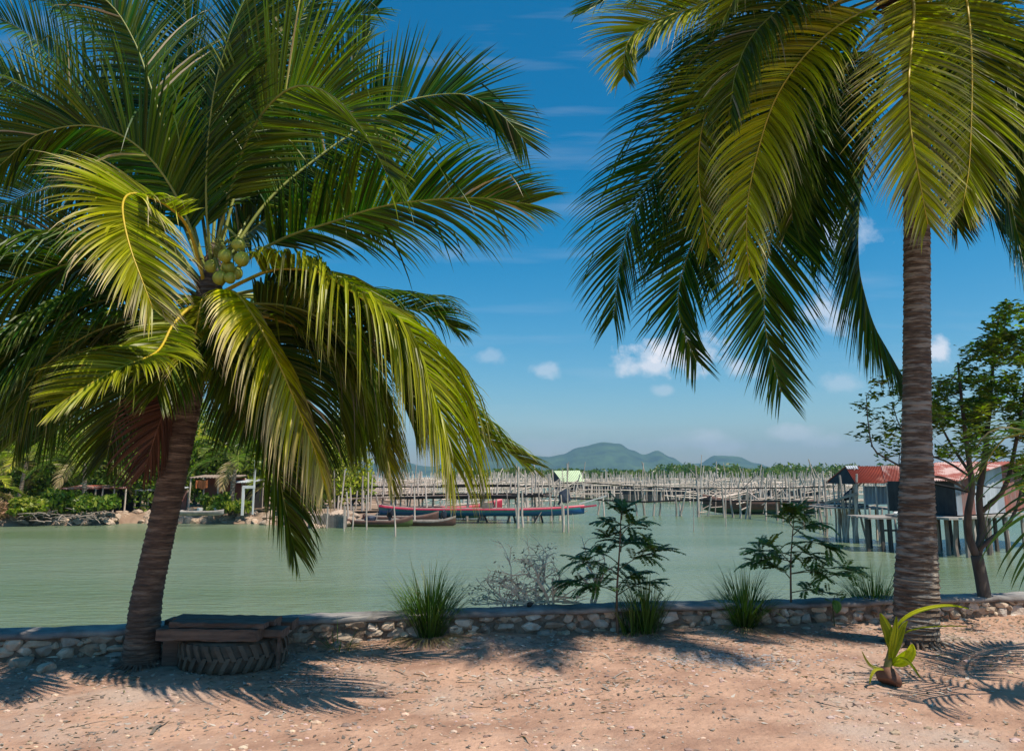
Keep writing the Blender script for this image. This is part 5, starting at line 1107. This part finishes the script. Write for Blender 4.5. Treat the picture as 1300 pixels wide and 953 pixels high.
def bush(px, D, w_, h_, n, label, seed, yl=.2, name='bush', cat='bush', s=.21, z0=BZ, group='bushes on the far bank'):
    rnd = random.Random(seed); c = spot(px, D, z0); t = thing(name, c, label, cat, group); mb = MB(); st = MB(); blobs = [(V((rnd.uniform(-1, 1)*w_*.6, rnd.uniform(-1, 1)*w_*.5, rnd.uniform(.3, .8)*h_)), rnd.uniform(.3, .5)) for _ in range(11)]
    for b_, r in blobs: st.tube([c, c+V((b_.x*.4, b_.y*.4, b_.z*.5)), c+b_], [.04, .025, .012], 4)
    for i in range(int(n*1.5)):
        b_, r = rnd.choice(blobs); d = V((rnd.gauss(0, 1), rnd.gauss(0, 1), rnd.gauss(0, 1))).normalized()*(rnd.random()**.4); p = c+b_+V((d.x*r*w_, d.y*r*w_, d.z*r*h_*.8))
        if p.z < c.z: p.z = c.z+.02
        leaf_tri(mb, p, s*rnd.uniform(.5, 1.1), rnd, (0, max(0, yl*1.3+rnd.gauss(0, .15)), rnd.random()))
    mb.build('foliage', M['palmfar'], t); st.build('branches', M['bark'], t)
bush(60, 44.5, 1.30, 0.95, 900, 'bright green low bush beside the heap of dry fronds', 1, .35)
bush(40, 43.6, 0.60, 0.45, 350, 'small bright green shrub at the water edge below the dry heap', 2, .4)
bush(95, 46, 1.60, 1.30, 1000, 'dark green bush between the two left sheds', 3, .1)
bush(135, 45, 1.20, 1.00, 800, 'rounded green bush in front of the pink roofed shed', 4, .12)
bush(200, 49, 2.16, 5.60, 3200, 'tall dark leafy shrub right behind the leaning trunk', 5, .12)
bush(165, 51, 2.64, 5.95, 3600, 'dense dark green thicket behind the sheds', 6, .1)
bush(85, 52, 3.12, 6.30, 4000, 'broad leafy thicket behind the low coconut palm', 7, .12)
bush(20, 52, 3.12, 5.95, 3600, 'broad leafy thicket at the far left edge', 8, .15)
bush(-40, 50, 3.12, 5.25, 3000, 'leafy thicket just outside the left edge', 18, .15)
bush(270, 56, 3.60, 7.00, 4400, 'big dark thicket behind the shade shelter', 9, .12)
bush(340, 56, 3.60, 7.35, 4400, 'big green thicket behind the white post', 10, .15)
bush(395, 56, 2.88, 6.30, 3600, 'tall green thicket left of the yellow green bush', 11, .2)
bush(432, 53, 2.28, 6.12, 3400, 'rounded yellow green bush at the right end of the bank', 12, .55)
bush(300, 46, 1.20, 0.70, 600, 'low green bush on the bank above the pale boulders', 13, .3)
bush(283, 47.2, 1.1, 1.2, 700, 'leafy green bush in front of the shade shelter', 23, .2)
bush(385, 46, 1.20, 1.30, 700, 'dry looking bush beside the weathered board fence', 14, .5)
bush(450, 57, 1.80, 2.40, 1200, 'darker bush behind the first footbridge posts', 15, .4)
mb = MB(); rr = random.Random(4)
for i in range(150):
    px = rr.uniform(-160, 425); D = rr.uniform(66, 100); x = (px-650)/F*D; hgt = rr.uniform(4.5, 8.0)*min(1, .45+(445-px)/180); wd = rr.uniform(1.5, 3); g_ = rr.random()
    for k in range(150):
        a = rr.uniform(0, 6.28); q = rr.random()**.5; zz = rr.random()
        leaf_tri(mb, V((x+math.cos(a)*wd*q*(1-.5*zz*zz), D+math.sin(a)*wd*q, BZ+hgt*zz)), rr.uniform(.18, .42), rr, (0, g_*.5, .7*rr.random()))
tag(mb.build('distant_woods', M['palmfar']), kind='stuff', label='continuous green wood behind the left bank palms and sheds')
# dry frond heap
t = spot(18, 44, BZ+.1); mb = MB(); rr = random.Random(31)
for i in range(1300):
    a = rr.uniform(0, 6.28); q = rr.random()**.5; p = t+V((math.cos(a)*q*1.35, math.sin(a)*q*.7, (1-q*q)*.75*rr.random())); d = V((rr.gauss(0, 1), rr.gauss(0, .6), rr.gauss(-.3, .5))).normalized()*rr.uniform(.15, .4); e = V((rr.gauss(0, .02), rr.gauss(0, .02), .02)); c = (rr.random(), rr.random(), rr.random())
    mb.face([mb.vert(p, c), mb.vert(p+d*.5+e, c), mb.vert(p+d, c), mb.vert(p+d*.5-e, c)])
M['dryheap'] = leaf_mat('dry_frond', (.36, .17, .09), (.5, .3, .15), (.22, .11, .07), trans=.15, rough=.8)
o = mb.build('frond_heap', M['dryheap'], origin=t); tag(o, 'heap of orange brown dry palm fronds on the far left bank', 'debris heap')
t2 = spot(95, 43.8, BZ-.1); mb = MB()
for i in range(60):
    p = t2+V((rr.uniform(-2.2, 2.2), rr.uniform(-.5, .6), rr.uniform(-.2, .25))); d = V((rr.gauss(0, 1), rr.gauss(0, .4), rr.gauss(0, .22))).normalized()*rr.uniform(.3, 1.0); mb.tube([p, p+d*.5+Z*.04, p+d], [.03, .025, .012], 4)
o = mb.build('driftwood_pile', mat('grey_driftwood', (.40, .33, .27), .9, (.24, .18, .14), 5), origin=t2); tag(o, 'grey driftwood and branches washed up below the sheds', 'driftwood')
# bank rocks
rr = random.Random(13); rp = []
for k in range(5):
    mb = MB(); br = rr.uniform(.75, 1.1); rock(mb, (0, 0, 0), 1.2, 1, .75, 0, 2, .5, rr, (br, br*.93, br*.86)); rp.append(mb.build('bank_rock', M['stone']))
kk = 0
for i in range(250):
    s_ = rr.uniform(0, 1)
    px = rr.choice((rr.uniform(-10, 130), rr.uniform(110, 210), rr.uniform(190, 390), rr.uniform(195, 330), rr.uniform(215, 380), rr.uniform(400, 450))); 
    # shoreline depth at px
    e = min(ec, key=lambda p: abs((650+p.x/p.y*F)-px)+(50 if p.y > 52 else 0)); up_ = rr.random(); D = e.y+.1+up_*1.1; 
    o = rp[kk % 5] if kk < 5 else rp[kk % 5].copy()
    if kk >= 5: COL.objects.link(o)
    kk += 1; sz = rr.uniform(.18, .46)*(1.35 if 225 < px < 300 else 1); o.location = ((px-650)/F*D, D, WZ+.05+up_*.5); o.scale = (sz, sz, sz*rr.uniform(.7, 1)); o.rotation_euler = (rr.uniform(-.4, .4), rr.uniform(-.4, .4), rr.uniform(0, 6)); tag(o, 'pale rough rock piled on the edge of the far left bank', 'rock', 'rocks lining the far left bank')
# board fence
bf = thing('board_fence', spot(412, 42.3, WZ), 'weathered grey board fence holding the end of the left bank', 'fence'); mb = MB()
for i in range(34):
    px = lerp(392, 440, i/33); a = P(px, 650, 42.2+.4*math.sin(i*.1)); mb.box((a.x, a.y, WZ+.15+rr.uniform(0, .12)), .026, .02, .45+rr.uniform(0, .05), rr.gauss(0, .1))
mb.build('boards', mat('grey_fence_board', (.30, .26, .22), .9, (.17, .14, .12), 4), bf)
for px in (397, 416, 438): 
    a = P(px, 650, 42.1); mb = MB(); pole(mb, V((a.x, a.y, WATER_B)), V((a.x, a.y, WZ+1.1)), .05, .04, 6); mb.build('post', M['wood'], bf)
# sheds
def shed(px0, px1, D, roof_y, depth, label, rm, wm=None, n=4, pm='wood', slope=.15):
    a, b_ = P(px0, roof_y, D), P(px1, roof_y, D); t = thing('shed', V(((a.x+b_.x)/2, D, BZ)), label, 'shed'); mb = MB()
    corr(mb, a, b_, b_+V((0, depth, slope)), a+V((0, depth, slope)), 14, .03, .03); mb.build('roof', M[rm], t)
    for i in range(n):
        for yv in (.1, depth-.1):
            p = a.lerp(b_, .03+.94*i/(n-1)); mb = MB()
            if pm == 'wood': pole(mb, V((p.x, p.y+yv, BZ-.2)), V((p.x, p.y+yv, p.z-.02)), .05, .045, 5)
            else: mb.tube([V((p.x, p.y+yv, BZ-.2)), V((p.x, p.y+yv, p.z-.02))], .045, 6)
            mb.build('post', M[pm], t)
    if wm: mb = MB(); p = (a+b_)/2; mb.box((p.x, p.y+depth-.25, (BZ+p.z)/2), (b_-a).length/2*.96, .04, (p.z-BZ)/2-.03); mb.build('back_wall', M[wm], t)
    return t, a, b_
shed(75, 122, 47, 620, 2.4, 'low open shed with faded pink roof and blue front post', 'rustlight', 'shadeboard', 4)
shed(129, 160, 47.5, 619, 2.2, 'low open shed with pinkish roof behind the round bush', 'rustlight', 'shadeboard', 3)
shed(170, 222, 48, 622, 2.2, 'low white roofed lean-to directly behind the leaning trunk', 'zinc', 'rustwall', 4)
shed(240, 296, 49, 606, 2.6, 'thatched shade shelter with grey beams right of the leaning trunk', 'nettan', 'rustwall', 4)
shed(292, 322, 50, 612, 2.2, 'small dark hut left of the white post', 'zinc', 'shadeboard', 3)
# blue pipes
for px, y0_, y1_, lb in ((108, 621, 664, 'tall thin blue pipe standing at the water edge left of the trunk'), (162, 625, 660, 'shorter pale blue pipe nearer the leaning trunk')):
    e = G(px, y1_, WZ); mb = MB(); mb.tube([V((e.x, e.y+.1, WATER_B)), P(px, y0_, e.y+.1)], .05, 7); o = mb.build('blue_pipe', M['bluepipe'], origin=V((e.x, e.y+.1, WZ))); tag(o, lb, 'pipe')
for px, D, z0_, lb in ((97, 46.6, .15, 'orange cloth hanging in the pink roofed shed'), (372, 49, .9, 'orange red cloth hanging in the trees right of the trunk')):
    if px != 97: px = 262
    p = spot(px, D, z0_); mb = MB(); prev = None
    for i in range(9):
        a = mb.vert((p.x-.35+i*.09, p.y+.04*math.sin(i*1.7), p.z+.5)); b_ = mb.vert((p.x-.33+i*.085, p.y+.08*math.sin(i*1.7), p.z+.05*math.sin(i)))
        if prev: mb.face([prev[0], a, b_, prev[1]])
        prev = (a, b_)
    o = mb.build('hanging_cloth', M['orange'], origin=p); tag(o, lb, 'cloth')
# white gate frame
wf = thing('gate_frame', spot(323, 45, BZ), 'tall white post with crossbar standing on the far bank', 'post'); mb = MB()
a = spot(315, 45.2); mb.box((a.x, a.y, BZ+.75), .06, .06, .8); a2 = spot(328, 45.2); mb.box((a2.x, a2.y, BZ+1.5), .04, .04, 1.5); mb.box(((a.x+a2.x)/2, a.y, BZ+1.5), .34, .05, .08); mb.build('frame', M['white'], wf)
# small boat drawn up, wash basin etc on bank
t, tr = boat('wooden_boat', (spot(262, 44.2).x, 44.2, BZ-.02), math.radians(2), 2.6, .7, .25, 'pale pinkish boat lying upturned looking on the rocks of the bank', [M['deck'], M['deck']], [0]*6, .1, .1, thwarts=2)
for px, lb in ((262, 'small white bucket left on the shaded bank by the shelter'), (281, 'white bucket further right on the shaded bank')):
    p = spot(px, 45.6, BZ+.05); mb = MB(); mb.tube([p, p+Z*.3], [.13, .17], 12); mb2 = mb.build('bucket', M['white'], origin=p); tag(mb2, lb, 'bucket')
# small dark bird-like lump on the wall: a dark stone
p = P(673, 773, wall_y(.18)+.2); mb = MB(); rock(mb, (p.x, p.y, WALLTOP+.03), .045, .03, .035, 0, 2, .4, R, (.08, .08, .08)); tag(mb.build('dark_stone', M['stone'], origin=V((p.x, p.y, WALLTOP))), 'small black lump sitting on the wall cap by the dead branches', 'stone')
# grey ash patch with twigs on the sand
c = G(935, 838, 0); mb = MB(); rr = random.Random(8)
for i in range(420):
    x, y = c.x+rr.gauss(0, .38), c.y+rr.gauss(0, .14); s_ = rr.uniform(.004, .017); vs, fs = ico(1); b0_ = len(mb.v); z_ = gz(x, y)
    for q in vs: mb.vert((x+q.x*s_*1.4, y+q.y*s_, z_+q.z*s_*.6))
    for f in fs: mb.face([b0_+k for k in f])
tag(mb.build('ash_patch', M['ash'], origin=V((c.x, c.y, 0))), 'patch of grey ash and charred bits on the sand', kind='stuff')
# haze
mb = MB(); mb.box((0, 3000, 130), 8990, 3900, 136)
hz = mb.build('haze', mat('haze_air'), origin=V((0, 0, 0))); hz['kind'] = 'stuff'
nt = hz.data.materials[0].node_tree; nt.nodes.clear(); pv = nt.nodes.new('ShaderNodeVolumePrincipled'); om = nt.nodes.new('ShaderNodeOutputMaterial')
pv.inputs['Color'].default_value = (.32, .62, .95, 1); pv.inputs['Density'].default_value = .00015; pv.inputs['Anisotropy'].default_value = .2
nt.links.new(pv.outputs[0], om.inputs['Volume'])
